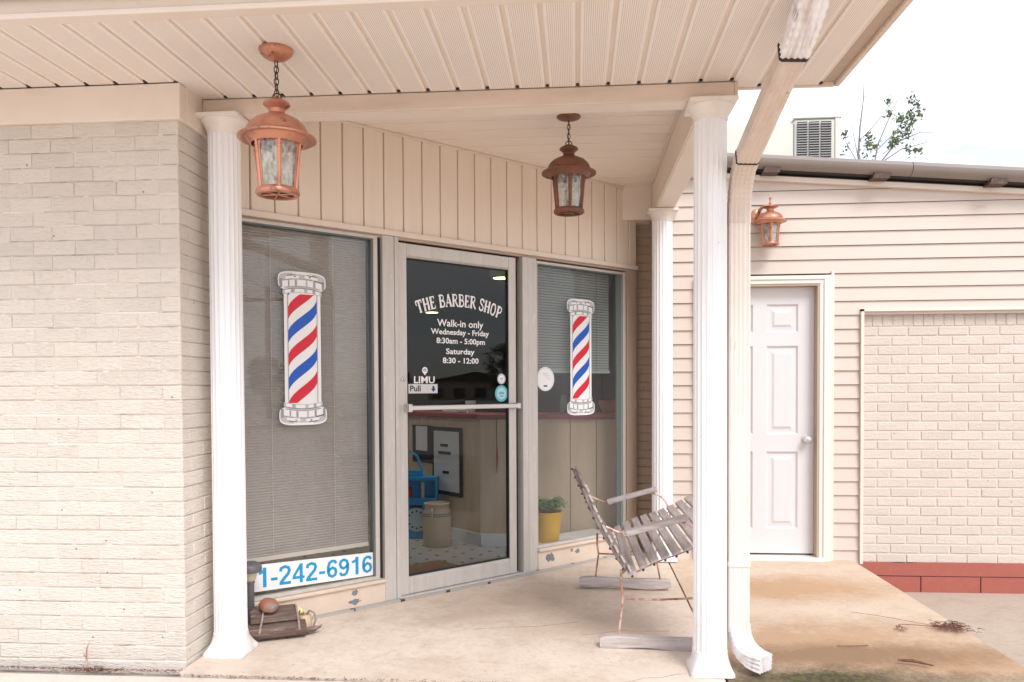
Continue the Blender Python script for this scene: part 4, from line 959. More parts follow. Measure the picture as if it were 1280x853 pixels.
# ------------------------------------------------------------------ lanterns
def arch_panel(q, w0, w1, h, m, rr, ang, z0, r0, r1, t=.006):
    """trapezoid plate with arched window; bottom half-width w0, top w1; leaning from radius r0 (bottom) to r1 (top)"""
    def P(u, v):
        rad = r0+(r1-r0)*v/h
        c, s = math.cos(ang), math.sin(ang); return (rad*c-u*s, rad*s+u*c, z0+v)
    b = .014; ah = h*.93; aw = w1-b
    outer = []; inner = []; n = 12
    # inner arch loop: bottom-left, up left, arch, down right
    inner.append((-(w0-b*.7), .004)); 
    for i in range(n+1):
        a = math.pi-math.pi*i/n; inner.append((aw*math.cos(a)*.96, ah-aw*.75+aw*.75*math.sin(a)))
    inner.append(((w0-b*.7), .004))
    outer.append((-w0, 0)); 
    for i in range(n+1):
        u = -w1+2*w1*i/n; outer.append((u, h))
    outer.append((w0, 0))
    K = len(inner); vs = [P(*p) for p in outer]+[P(*p) for p in inner]
    back = [(v[0]-t*math.cos(ang), v[1]-t*math.sin(ang), v[2]) for v in vs]
    fs = [(i, i+1, K+i+1, K+i) for i in range(K-1)]+[(K-1, 0, K, 2*K-1)]
    fs2 = [tuple(2*K+j for j in f[::-1]) for f in fs]; edge = [(K+i, K+(i+1) % K, 3*K+(i+1) % K, 3*K+i) for i in range(K)]+[(i, (i+1) % K, 2*K+(i+1) % K, 2*K+i) for i in range(K)]
    q.add(vs+back, fs+fs2+edge, m)
    g = [P(u*1.02, v) for u, v in inner]; gi = [(v[0]-t*.6*math.cos(ang), v[1]-t*.6*math.sin(ang), v[2]) for v in g]
    gj = [(v[0]-t*1.0*math.cos(ang), v[1]-t*1.0*math.sin(ang), v[2]) for v in g]
    return gi, gj
def lantern_body(t, m, zt, k=1.0, a0=0.3):
    """lamp hangs below z = zt (local); k scale"""
    def z(v): return zt-v*k
    q = MB(); q.lathe([(r*k, z(v)) for r, v in ((.0, -.004), (.020, -.004), (.050, .012), (.055, .022), (.046, .030), (.033, .040), (.033, .056), (.042, .066), (.066, .073), (.092, .086), (.111, .104), (.122, .124), (.128, .140), (.136, .147), (.150, .151), (.158, .156), (.158, .163), (.150, .166), (.118, .158), (.10, .150))], 48, m); q.build('cap', t, True)
    q = MB(); q.lathe([(r*k, z(v)) for r, v in ((.130, .160), (.120, .170), (.108, .182), (.103, .186), (.101, .182), (.116, .164))], 36, m); q.build('collar', t, True)
    hh = .214*k; zb_ = z(.374); r0, r1 = .069*k, .088*k
    cg = MB(); 
    for i in range(6):
        ang = a0+i*math.pi/3; w0 = r0*math.tan(math.pi/6)*1.0; w1 = r1*math.tan(math.pi/6)*1.0
        gi, gj = arch_panel(cg, w0, w1, hh, m, 0, ang, zb_, r0, r1)
        g = MB(); K = len(gi); g.add(gi+gj, [tuple(range(K)), tuple(range(2*K-1, K-1, -1))]+[(j, (j+1) % K, K+(j+1) % K, K+j) for j in range(K)], M['seeded']); g.build('glass_pane', t)
        a2 = ang+math.pi/6; cR0, cR1 = r0/math.cos(math.pi/6), r1/math.cos(math.pi/6)
        cg.tube([(cR0*math.cos(a2), cR0*math.sin(a2), zb_), (cR1*math.cos(a2), cR1*math.sin(a2), zb_+hh)], .0066*k, m, 8)
        for zz in (.80, .74): rr_ = cR0+(cR1-cR0)*zz; cg.lathe([(.0085*k, -.003), (.0085*k, .003)], 10, m, c=(rr_*math.cos(a2), rr_*math.sin(a2), zb_+hh*zz))
    cg.build('cage', t, True)
    q = MB(); q.lathe([(r*k, z(v)) for r, v in ((.068, .362), (.078, .362), (.087, .370), (.089, .378), (.089, .386), (.082, .392), (.066, .392), (.066, .384), (.068, .362))], 40, m); 
    for a in (0, math.pi/3*1, math.pi/3*2): q.tube([(-.068*k*math.cos(a), -.068*k*math.sin(a), z(.386)), (.068*k*math.cos(a), .068*k*math.sin(a), z(.386))], .004*k, m, 6)
    q.build('bottom_ring', t, True)
    q = MB(); q.lathe([(r*k, z(v)) for r, v in ((0, .320), (.014, .312), (.020, .290), (.016, .262), (.010, .240), (.010, .19), (0, .19))], 20, M['bulb']); q.build('bulb', t, True)
def chain(q, x, y, z0, z1, m):
    n = max(2, round((z0-z1)/.026)); st_ = (z0-z1)/n
    for i in range(n):
        zc = z0-st_*(i+.5); pl = []
        for k in range(12):
            a = 2*math.pi*k/12; u = .0085*math.cos(a); v = (st_*.5+.004)*math.sin(a)
            pl.append((x+(u if i % 2 else u*.3), y+(u*.3 if i % 2 else u), zc+v))
        q.tube(pl, .0024, m, 6, closed=True)
def hang(x, y, zc, drop, m, mc, label, k=1.0, a0=.3, cs=1.0):
    t = thing('hanging_lantern', label, 'lantern', (x, y, zc-drop-.40*k), 0, 'hanging porch lanterns'); base = zc-drop-.40*k
    q = MB(); q.lathe([(r, zc-base-v) for r, v in ((.068, 0), (.069, .008*cs), (.062, .022*cs), (.045, .036*cs), (.022, .046*cs), (.0, .048*cs))], 36, mc); q.build('ceiling_canopy', t, True)
    q = MB(); chain(q, 0, 0, zc-base-.046*cs, zc-base-drop+.014, M['chain']); q.tube([(.018*math.cos(a), .003, zc-base-drop+.010+.018*math.sin(a)) for a in [2*math.pi*i/16 for i in range(16)]], .003, M['chain'], 6, closed=True); q.tube([(.006, .004, zc-base-.045), (-.004, .002, zc-base-drop*.55), (.003, -.003, zc-base-drop+.01)], .002, M['chain'], 5); q.build('chain', t, True)
    lantern_body(t, m, zc-base-drop, k, a0); return t
hang(-1.222, 3.232, 2.675, .205, M['copper'], M['copper'], 'faded copper lantern hanging from the front soffit at upper left', 1.0, -math.pi/2-.08)
hang(-.038, 4.622, 2.83, .165, M['copper_dark'], M['copper_dark'], 'dark weathered lantern hanging from the inner porch ceiling above the door', .985, -math.pi/2-.43, .45)
WL = thing('wall_lantern', 'small copper wall lantern on the siding above the white door', 'lantern', (1.40, 5.95, 2.30))
q = MB(); q.lathe([(0, 0), (.045, 0), (.045, .01), (.030, .022), (0, .022)], 28, M['copper'], T=Matrix.Translation((-.075, .115, .235)) @ Matrix.Rotation(R(90), 4, 'X') @ Matrix.Diagonal((1, 1.3, 1, 1))); q.build('wall_plate', WL, True)
q = MB(); q.tube([(-.075, .10, .225), (-.078, .06, .235), (-.070, .02, .265), (-.045, .0, .292), (-.018, .0, .290), (0, 0, .272)], [.013, .013, .012, .011, .010, .009], M['copper'], 10); q.build('arm', WL, True)
q = MB(); q.lathe([(.0, .355), (.006, .352), (.011, .344), (.006, .334), (.006, .318), (.010, .312), (.006, .305), (.008, .290), (.055, .286), (.058, .281), (.03, .270)][::-1], 20, M['copper']); q.build('finial', WL, True)
lantern_body(WL, M['copper'], .295, .735, -math.pi/2-.67)

# ------------------------------------------------------------------ slatted garden chair
CH = thing('slatted_chair', 'weathered grey wooden slatted garden chair with rusty rod legs facing right', 'chair', (.35, 4.65, -.03), R(-1.2)); CO = Vector((.35, 4.65, -.03))
CI = Matrix.Translation(CO) @ Matrix.Rotation(R(-1.2), 4, 'Z'); CIi = CI.inverted()
def cb(q): q.v = [tuple(CIi @ Vector(v)) for v in q.v]; return q
Yn, Yf = 4.12, 5.16
# seat slats
for i in range(9):
    x = .285+i*.0560; z = .318+.027*i+.008*math.sin(i*.9); zf = z+.055-.0035*i
    q = MB(); a = math.atan2(.027, .056); T = None
    w = .019; p = []
    for (yy, zz) in ((Yn-.01+rnd.uniform(-.01, .01), z), (Yf, zf)):
        for (u, v) in ((-w, 0), (w, w*.95), (w, w*.95+.014), (-w, .014)): p.append((x+u-.03*(yy > 4.6), yy, zz+v))
    q.add(p, [(0, 1, 2, 3), (7, 6, 5, 4), (0, 4, 5, 1), (1, 5, 6, 2), (2, 6, 7, 3), (3, 7, 4, 0)], M['wood']); cb(q).build('seat_slat', CH)
# seat side straps (metal) with bolts
for (yy, dz, dxx) in ((Yn+.05, 0, 0), (Yf-.05, .052, -.03)):
    q = MB(); pts = [(.285+i*.056+dxx, yy, .312+.027*i+.008*math.sin(i*.9)+dz*(1-.06*i)) for i in range(9)]; q.tube(pts, .006, M['rust'], 8, flat=.6)
    for i, p in enumerate(pts): q.lathe([(.006, -.012), (.006, -.002), (0, 0)], 8, M['screw'], c=(p[0], p[1]-.035, p[2]+.008))
    cb(q).build('seat_rail', CH, True)
# back slats run across, stacked up a leaning back
for i in range(9):
    t_ = i/8; xn = .272-.215*t_-.02*math.sin(t_*3.1); zn = .352+.415*t_
    q = MB(); p = []
    for (yy, dx_, dz_) in ((Yn, 0, 0), (Yf, -.055, .0)):
        th = .006; hh_ = .0205; nx, nz = -.89, -.46; ux, uz = -.46, .89
        for (a, c_) in ((-hh_, -th), (hh_, -th), (hh_, th), (-hh_, th)): p.append((xn+dx_+ux*a+nx*c_, yy, zn+dz_+uz*a+nz*c_))
    q.add(p, [(0, 1, 2, 3), (7, 6, 5, 4), (0, 4, 5, 1), (1, 5, 6, 2), (2, 6, 7, 3), (3, 7, 4, 0)], M['wood']); cb(q).build('back_slat', CH)
for (yy, dx_) in ((Yn+.04, 0), (Yf-.04, -.052)):
    q = MB(); pts = []
    for i in range(9):
        t_ = i/8; pts.append((.272-.215*t_-.02*math.sin(t_*3.1)-.016+dx_, yy, .345+.42*t_))
    pts = [(.232+dx_, yy, .325)]+pts
    q.tube(pts, [.010]+[.013+.002*math.sin(i*2) for i in range(9)], M['wood_z'], 8)
    for p in pts[1:]: q.lathe([(.007, 0), (.007, .010), (0, .013)], 8, M['screw'], T=Matrix.Translation(p) @ Matrix.Rotation(R(-90), 4, 'Y') @ Matrix.Translation((0, 0, .010)))
    cb(q).build('back_stile', CH, True)
# arms
for (y0_, y1_, dx_, dz_) in ((Yn-.03, Yn+.045, 0, 0), (Yf-.045, Yf+.03, -.055, .015)):
    q = MB(); xa, za, xb, zb_ = .250+dx_, .535+dz_, .566+dx_, .622+dz_; L2 = math.hypot(xb-xa, zb_-za); an = math.atan2(zb_-za, xb-xa)
    q.bbox(0, L2, y0_, y1_, -.012, .013, M['wood_x'], .004, T=Matrix.Translation((xa, 0, za)) @ Matrix.Rotation(-an, 4, 'Y'), jit=.001); cb(q).build('arm', CH)
    ym = (y0_+y1_)/2
    q = MB(); q.tube([(xa-.10, ym, za+.035), (xa-.05, ym, za+.012), (xa+.03, ym, za-.012)], .0055, M['rod'], 8)
    q.tube(bez((xb-.05, ym, zb_-.025), (xb+.075, ym, zb_-.03), (xb+.085, ym, zb_-.19), 10), .0055, M['rod'], 8); cb(q).build('arm_rod', CH, True)
# legs of bent rod and runners
for (yy, dx_, s, mm, zr) in ((Yn-.005, 0, 0, 'rod', -.03), (Yf+.02, -.095, 1, 'rust', .0)):
    k = MB(); A = (.214+dx_, yy, .045+zr); Bp = (.236+dx_, yy, .212+zr*.4); D_ = (.228+dx_, yy+.03*(1-s), .345)
    k.tube([A, Bp], .0055, M[mm], 8); k.tube([Bp, (.228+dx_, yy, .27), D_], .0065, M['rust'], 8); cb(k).build('leg', CH, True)
    k = MB(); k.tube([(.63+dx_, yy, .045+zr), (.60+dx_, yy, .21), (.64+dx_, yy, .42)], .0055, M[mm], 8); cb(k).build('leg', CH, True)
    k = MB(); k.tube([(.236+dx_, yy, .213+zr*.4), (.42+dx_, yy, .208+zr*.3), (.602+dx_, yy, .21)], .0055, M['rust'], 8); cb(k).build('stretcher', CH, True)
for (yy, dx_, zr) in ((4.07, 0, -.042), (5.19, -.10, -.008)):
    q = MB(); n = 22; vs = []; x0, x1 = .115+dx_, .70+dx_; vs = []; fs = []
    for i in range(n+1):
        u = i/n; x = x0+(x1-x0)*u; h = .030+.004*math.sin(u*9+1); zc = .032+zr+.006*math.sin(u*6.0)
        if i in (0, n): h *= .7
        hy = .026
        for (a, b2) in ((-1, -.8), (-.8, -1), (.8, -1), (1, -.8), (1, .8), (.8, 1), (-.8, 1), (-1, .8)): vs.append((x, yy+hy*a, zc+h*b2))
    for i in range(n):
        for k in range(8): fs.append((i*8+k, i*8+(k+1) % 8, (i+1)*8+(k+1) % 8, (i+1)*8+k))
    fs += [tuple(range(7, -1, -1)), tuple(n*8+k for k in range(8))]
    q.add(vs, fs, M['wood_x']); cb(q).build('runner', CH, True)

# ------------------------------------------------------------------ path light, logs and the small things on the floor
PL = thing('solar_path_light', 'dark grey plastic solar path light standing beside the left column', 'path light', (-1.700, 4.04, 0))
q = MB(); q.lathe([(0, -.03), (.0195, 0), (.0195, .27), (.023, .272), (.023, .285), (0, .285)], 16, M['grey_plastic']); q.build('stake', PL, True)
q = MB(); q.lathe([(.022, .285), (.030, .298), (.040, .330), (.040, .333), (0, .333)], 20, M['lens']); q.build('lens', PL, True)
q = MB(); q.lathe([(.048, .330), (.058, .333), (.060, .342), (.060, .356), (.050, .374), (.030, .383), (0, .385)], 28, M['grey_plastic'])
q.build('cap', PL, True)
def log(q, L_, r, cx, cy, cz, rz_, seed):
    rr = random.Random(seed); n = 14; K = 12; vs = []; fs = []
    base = [rr.uniform(.82, 1.12) for _ in range(n)]
    for i in range(K+1):
        u = -L_/2+L_*i/K
        for k in range(n):
            a = 2*math.pi*k/n; r2 = r*base[k]*(1+.05*rr.uniform(-1, 1)); vs.append((u, r2*math.cos(a), r2*math.sin(a)))
    for i in range(K):
        for k in range(n): fs.append((i*n+k, i*n+(k+1) % n, (i+1)*n+(k+1) % n, (i+1)*n+k))
    T = Matrix.Translation((cx, cy, cz)) @ Matrix.Rotation(rz_, 4, 'Z'); q.add(vs, fs, M['log'], T)
    q.add(vs[:n], [tuple(range(n-1, -1, -1))], M['logend'], T); q.add(vs[-n:], [tuple(range(n))], M['logend'], T)
LB = thing('log_bundle', 'small bundle of dark split logs tied with rope on the porch floor', 'log bundle', (-1.560, 4.03, 0), R(27))
for i, (yy, zz, r, L_, dx_) in enumerate(((-.050, .040, .040, .285, 0), (.035, .042, .042, .27, -.01), (-.022, .108, .036, .235, -.012), (.045, .112, .034, .22, -.005))):
    q = MB(); log(q, L_, r, dx_, yy, zz, 0, 20+i); q.build('log', LB, True)
for ux, la in ((-.085, .02), (.105, -.006)):
    q = MB(); pl = []
    for i in range(20):
        a = 2*math.pi*i/20; pl.append((ux+la*math.sin(a), .0+.098*math.cos(a)*(.80 if math.sin(a) > 0 else 1), .074+.078*math.sin(a)))
    q.tube(pl, .0055, M['rope'], 6, closed=True); q.build('rope', LB, True)
GO = MB(); GO.lathe([(0, -.032), (.028, -.030), (.047, -.014), (.050, .002), (.042, .020), (.024, .031), (.006, .034), (.004, .040), (0, .041)], 22, M['gourd'], rmod=lambda a: 1+.05*math.cos(6*a)); 
go = GO.build('gourd', None, True); go.location = (-1.580, 3.985, .172); go.rotation_euler = (R(14), R(10), .4); tag(go, 'small brown painted gourd resting on top of the log bundle', 'gourd')
PB = thing('small_jug', 'small cream jug with curved twig handle and yellow blossom beside the logs', 'jug', (-1.445, 4.13, 0))
q = MB(); q.lathe([(0, 0), (.030, 0), (.040, .02), (.042, .05), (.036, .075), (.032, .088), (.028, .088), (.030, .07)], 20, M['crock']); q.build('body', PB, True)
q = MB(); q.tube([(.02, -.01, .09), (.035, -.02, .115), (.065, -.03, .105), (.075, -.035, .07), (.060, -.03, .03)], .0055, M['rope'], 7); q.build('handle', PB, True)
for i in range(7):
    a = i*2.4; q = MB(); T = Matrix.Translation((-.025+.018*math.cos(a), -.02+.014*math.sin(a), .100+.008*(i % 3))) @ Matrix.Rotation(a, 4, 'Z') @ Matrix.Rotation(R(55), 4, 'Y')
    q.lathe([(0, -.002), (.010, 0), (.014, .004), (.008, .010), (0, .012)], 7, M['flower'] if i % 3 else M['fern'], T=T @ Matrix.Diagonal((1.4, .7, 1, 1))); q.build('petal', PB)
DRW = MB()
for i in range(4):
    y = .012*(i-1.5); DRW.tube([(-.07, y, .012+.005*(i % 2)), (-.02, y*1.4+.006, .016), (.035, y*.6, .020+.006*(i % 3)), (.075+.006*i, y*.3-.004, .036+.008*(i % 2))], [.010, .012, .011, .007], M['rope'] if i % 2 else M['log'], 7)
dw = DRW.build('driftwood', None, True); dw.location = (-1.405, 4.09, 0); dw.rotation_euler = (0, 0, R(24)); dw.scale = (.72, .8, .8); tag(dw, 'twisted grey brown driftwood piece lying at the end of the logs', 'driftwood')

# ------------------------------------------------------------------ potted fern inside the right window
PP = thing('potted_fern', 'bright yellow pot with green fern behind the right window', 'potted plant', (-.19, 5.56, .165)); PP.location = (-.217, 5.885, .157)
q = MB(); q.lathe([(0, 0), (.083, 0), (.088, .008), (.104, .165), (.104, .170), (.112, .172), (.115, .222), (.107, .222), (.102, .19), (0, .19)], 40, M['yellow']); q.build('pot', PP, True)
q = MB(); q.lathe([(0, .195), (.101, .195), (.101, .20), (0, .203)], 24, M['soil']); q.build('soil', PP)
q = MB(); rr = random.Random(3)
for i in range(85):
    a = rr.uniform(0, 6.28); l = rr.uniform(.07, .15); h = rr.uniform(.05, .12); pts = []
    for k in range(8):
        t_ = k/7; pts.append(Vector((.02*math.cos(a)+l*t_*math.cos(a), .02*math.sin(a)+l*t_*math.sin(a), .2+h*math.sin(t_*2.2)*1.0)))
    for k in range(1, 8):
        p = pts[k]; d = (pts[k]-pts[k-1]).normalized(); sd = d.cross(Vector((0, 0, 1))).normalized(); wv = .026*(1-abs(k/7-.4))
        for sg in (1, -1):
            e = p+sd*sg*wv+d*.008+Vector((0, 0, rr.uniform(-.004, .006))); q.add([tuple(p-d*.006), tuple(p+d*.006), tuple(e+d*.004), tuple(e-d*.004)], [(0, 1, 2, 3)], M['fern'])
q.build('frond', PP, kind='stuff')

# ------------------------------------------------------------------ shop interior
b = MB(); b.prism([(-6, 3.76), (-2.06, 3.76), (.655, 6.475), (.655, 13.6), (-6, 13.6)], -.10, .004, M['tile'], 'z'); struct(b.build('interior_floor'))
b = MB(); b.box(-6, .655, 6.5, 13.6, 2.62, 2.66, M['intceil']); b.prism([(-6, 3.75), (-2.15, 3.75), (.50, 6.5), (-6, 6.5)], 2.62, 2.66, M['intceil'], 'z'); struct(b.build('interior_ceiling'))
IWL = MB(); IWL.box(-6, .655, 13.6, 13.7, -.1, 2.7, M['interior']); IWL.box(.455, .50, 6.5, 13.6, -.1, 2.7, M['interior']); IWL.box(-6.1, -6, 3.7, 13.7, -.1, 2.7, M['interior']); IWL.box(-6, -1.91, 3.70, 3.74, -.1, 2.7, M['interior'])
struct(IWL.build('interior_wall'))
CT = thing('reception_counter', 'tan panelled reception counter with dark red top inside the shop', 'counter', (-.777, 6.45, 0)); CTO = (-.777, 6.45, 0)
# panels along X, then the wing receding at 45 degrees
xs = -.777
for i, x1 in enumerate((-.50, -.05, .16, .37, .43)):
    q = MB(); q.bbox(xs+.002, x1-.002, 6.45, 6.49, .10, 1.035, M['counter'], .003); q.build('front_panel', CT, off=CTO); xs = x1
T45 = Matrix.Translation((-.777, 6.45, 0)) @ Matrix.Rotation(R(135), 4, 'Z')
for i in range(3):
    q = MB(); q.bbox(.42*i+.002, .42*(i+1)-.002, -.04, 0, .10, 1.035, M['counter'], .003, T=T45); q.build('front_panel', CT, off=CTO)
q = MB(); q.bbox(-.777, .44, 6.435, 6.4495, 0, .105, M['base_white'], .003); q.bbox(.0, 1.30, .0005, .015, 0, .105, M['base_white'], .003, T=T45); q.build('baseboard', CT, off=CTO)
q = MB(); q.bbox(-.80, .44, 6.42, 6.80, 1.036, 1.078, M['counter_top'], .004); q.bbox(-.01, 1.30, -.35, .035, 1.0365, 1.0775, M['counter_top'], .004, T=T45); q.build('countertop', CT, off=CTO)
# framed letter board and paper on the receding counter face
def on45(u0, u1, z0, z1, y0, y1, m, q): q.bbox(u0, u1, y0, y1, z0, z1, m, .002, T=T45)
LBd = thing('letter_board', 'black framed white letter board hung on the counter side', 'letter board', (-1.1, 6.78, .66)); LO = (-1.1, 6.78, .66)
q = MB(); on45(.235, .66, .375, .955, .002, .016, M['black'], q); q.build('frame', LBd, off=LO)
q = MB(); on45(.265, .63, .41, .92, .0165, .019, M['board_face'], q); q.build('face', LBd, off=LO)
q = MB()
for (u0, u1, z) in ((.42, .53, .80), (.38, .56, .735), (.41, .50, .57)): on45(u0, u1, z-.013, z+.013, .0192, .0205, M['black'], q)
q.build('letters', LBd, off=LO)
q = MB(); on45(.665, .98, .63, .96, .002, .010, M['black'], q); nb = q.build('notice_board', off=(-1.35, 7.03, 0)); nb.location = (-1.35, 7.03, 0); tag(nb, 'dark notice board beside the letter board', 'notice board')
q = MB(); on45(.74, .92, .735, .952, .0105, .013, M['paper'], q); pp_ = q.build('paper_sheet', off=(-1.35, 7.03, 0)); pp_.location = (-1.35, 7.03, 0); tag(pp_, 'white paper sheet pinned on the dark notice board inside', 'paper sheet')
CR = thing('stoneware_churn', 'cream stoneware churn with blue bands on the shop floor', 'churn', (-1.140, 6.47, 0))
q = MB(); q.lathe([(0, 0), (.108, 0), (.113, .01), (.115, .15), (.117, .245), (.112, .285), (.100, .308), (.098, .320), (.106, .340), (.106, .350), (.096, .352), (.094, .33)], 36, M['crock']); q.build('body', CR, True)
for zz in (.252, .268): 
    q = MB(); q.lathe([(.1165, zz-.003), (.1185, zz), (.1165, zz+.003)], 36, M['crock_blue']); q.build('blue_band', CR, True)
q = MB(); q.tube([(-.02, -.108, .315), (-.02, -.135, .300), (-.02, -.130, .262), (-.02, -.112, .240)], .009, M['crock'], 8); q.build('lug_handle', CR, True)
BC = thing('blue_cabinet', 'bright blue wooden cabinet with printed clock face and red shelf items', 'cabinet', (-1.38, 7.0, 0)); BO = (-1.38, 7.0, 0); BC.location = (-1.328, 6.71, 0.004); BC.scale = (.97, .5, .97)
q = MB(); q.bbox(-1.56, -1.232, 7.0, 7.02, 0, .36, M['blue'], .003); q.bbox(-1.56, -1.232, 7.0, 7.03, .515, .545, M['blue'], .003); q.bbox(-1.25, -1.232, 7.02, 7.25, 0, .545, M['blue'], .003); q.bbox(-1.56, -1.25, 7.25, 7.27, 0, .545, M['blue'], .003); q.bbox(-1.56, -1.25, 7.021, 7.25, .34, .36, M['blue'], .003); q.bbox(-1.56, -1.25, 7.031, 7.25, .525, .545, M['blue'], .003); q.build('carcass', BC, off=BO)
q = MB(); disc(q, -1.41, .17, .105, 6.9985, M['bluelight'])
for i in range(12): a = i*math.pi/6; disc(q, -1.41+.075*math.cos(a), .17+.075*math.sin(a), .010, 6.9975, M['d_navy'], 8)
q.build('clock_print', BC, off=BO)
q = MB(); q.bbox(-1.47, -1.36, 6.995, 6.9995, .275, .300, M['black'], .001); q.build('hand_slot', BC, off=BO)
q = MB(); q.box(-1.55, -1.47, 7.05, 7.2, .361, .45, M['d_red']); q.build('red_box', BC, off=BO)
q = MB(); q.box(-1.37, -1.345, 7.03, 7.05, .361, .50, M['crock']); q.build('spindle', BC, off=BO)
q = MB(); q.tube([(-1.52, 7.1, .56), (-1.52, 7.1, .70), (-1.47, 7.1, .77), (-1.41, 7.1, .72), (-1.37, 7.1, .60), (-1.36, 7.1, .55)], .012, M['blue'], 8); q.bbox(-1.55, -1.37, 7.05, 7.16, .546, .60, M['blue'], .004); q.build('carry_handle', BC, True, off=BO)
mt = MB(); mt.bbox(-.36, .36, -.24, .24, 0, .012, M['mat'], .004); mo = mt.build('door_mat'); mo.location = (-1.10, 5.42, .005); mo.rotation_euler = (0, 0, R(45)); tag(mo, 'brown coir door mat on the floor just inside the glass door', 'door mat')
# things on the counter
q = MB(); q.lathe([(0, 0), (.030, 0), (.034, .03), (.034, .10), (.022, .13), (.022, .15), (0, .15)], 18, M['bottle']); jo = q.build('glass_jar', None, True); jo.location = (-.10, 6.60, 1.08); tag(jo, 'green glass jar on the counter behind the right window', 'jar')
q = MB(); q.lathe([(0, 0), (.08, 0), (.11, .05), (.12, .10), (.11, .10), (.09, .02), (0, .02)], 24, M['wicker']); jo = q.build('wicker_basket', None, True); jo.location = (.30, 6.62, 1.08); tag(jo, 'orange wicker basket on the counter behind the right window', 'basket')
q = MB(); q.lathe([(0, 0), (.035, 0), (.045, .10), (.041, .10), (.032, .01), (0, .01)], 20, M['d_white']); jo = q.build('white_cup', None, True); jo.location = (-.88, 6.66, 1.08); tag(jo, 'white cup on the counter corner behind the glass door', 'cup')
q = MB(); q.bbox(-.11, .11, -.07, .07, 0, .025, M['paper'], .003); jo = q.build('paper_stack', None); jo.location = (-1.05, 6.95, 1.08); jo.rotation_euler = (0, 0, R(135)); tag(jo, 'stack of white paper on the red counter top', 'paper')
q = MB(); q.tube([(0, 0, .22), (.004, 0, .12), (0, 0, .0)], [.004, .008, .003], M['counter_top'], 8); q.tube([(0, 0, .44), (0, 0, .22)], .003, M['black'], 6); jo = q.build('red_tassel', None, True); jo.location = (-.640, 6.42, .60); tag(jo, 'red tassel hanging down the counter front seen through the door', 'tassel')
for i, (x, y) in enumerate(((-1.15, 6.75), (-3.6, 9.6), (-3.6, 6.6))):  # the foyer panel is added out of view to brighten the dark shop
    LF = thing('ceiling_light_panel', 'lit louvred fluorescent panel, '+('added unseen over the foyer for brightness', 'far left behind the pleated shade', 'near the left wall of the shop')[i], 'ceiling light', (x, y, 2.60), 0, 'fluorescent panels on the shop ceiling')
    q = MB(); q.box(-.62, .62, -.32, -.30, -.03, .02, M['base_white']); q.box(-.62, .62, .30, .32, -.03, .02, M['base_white']); q.box(-.62, -.60, -.30, .30, -.03, .02, M['base_white']); q.box(.60, .62, -.30, .30, -.03, .02, M['base_white']); q.build('frame', LF)
    q = MB(); q.box(-.60, .60, -.30, .30, 0, .01, M['tube_on']); q.build('diffuser', LF)
    for k in range(9):
        q = MB(); q.box(-.60, .60, -.27+k*.0675-.002, -.27+k*.0675+.002, -.028, -.001, M['base_white']); q.build('louvre', LF)
for i, (x, y, z) in enumerate(((-.812, 8.84, 2.5), (-2.29, 12.67, 2.5))):
    q = MB(); q.lathe([(0, 0), (.10, 0), (.13, .012), (.14, .03), (.14, .118), (0, .118)], 28, M['base_white']); q.add([( .098*math.cos(k*math.pi/12), .098*math.sin(k*math.pi/12), -.0015) for k in range(24)], [tuple(range(24))], M['lamp_on'])
    jo = q.build('ceiling_lamp', None, True); jo.location = (x, y, z); tag(jo, ('lit round warm ceiling lamp near the upper right of the door glass', 'lit round warm ceiling lamp seen left below the arched lettering')[i], 'ceiling lamp', 'lit ceiling lamps inside the shop')

for nm_, pts in (('a', ((.02, 4.24), (.10, 4.27), (.22, 4.33), (.34, 4.34), (.52, 4.36))), ('b', ((.22, 3.60), (.31, 3.665), (.38, 3.68), (.44, 3.715), (.51, 3.745))), ('c', ((-.55, 4.28), (-.40, 4.33), (-.22, 4.36), (-.05, 4.44), (.02, 4.47)))):
    q = MB(); pp = []
    for i in range(len(pts)-1):
        for k in range(8):
            t_ = k/8; x = pts[i][0]+(pts[i+1][0]-pts[i][0])*t_+rnd.uniform(-.003, .003); y = pts[i][1]+(pts[i+1][1]-pts[i][1])*t_+rnd.uniform(-.004, .004); pp.append((x, y, low(x, y)-.0004))
    q.tube(pp, [.0010+.0006*rnd.random() for _ in pp], M['litter'], 4); struct(q.build('floor_crack'))
# ------------------------------------------------------------------ debris
q = MB(); rr = random.Random(11)
def flake(q, x, y, z, s, m):
    a = rr.uniform(0, 6.28); t = rr.uniform(-.5, .5); c, sn = math.cos(a), math.sin(a); l = s*rr.uniform(.6, 1.8); w = s*rr.uniform(.2, .5)
    q.add([(x-l*c, y-l*sn, z), (x+w*sn, y-w*c, z+s*.3*rr.random()), (x+l*c, y+l*sn, z+s*t*.5+s*.3), (x-w*sn, y+w*c, z+s*.4*rr.random())], [(0, 1, 2, 3)], m)
for i in range(2600):
    x = rr.uniform(-3.2, .2); 
    if x > -1.8 and rr.random() < .68: continue
    y = 3.53-abs(rr.gauss(0, .014)) if x < -1.81 else 3.470+rr.gauss(0, .006); flake(q, x, y, -.014+rr.uniform(0, .006), rr.uniform(.003, .008), M['litter'])
for i in range(260): flake(q, -2.24+rr.gauss(0, .06), 3.50+rr.gauss(0, .018), -.012+rr.uniform(0, .012), rr.uniform(.004, .011), M['litter'])
tag(q.build('leaf_litter'), 'red brown leaf litter along the crack at the foot of the brick wall', 'leaf litter', kind='stuff')
q = MB(); rr = random.Random(12)
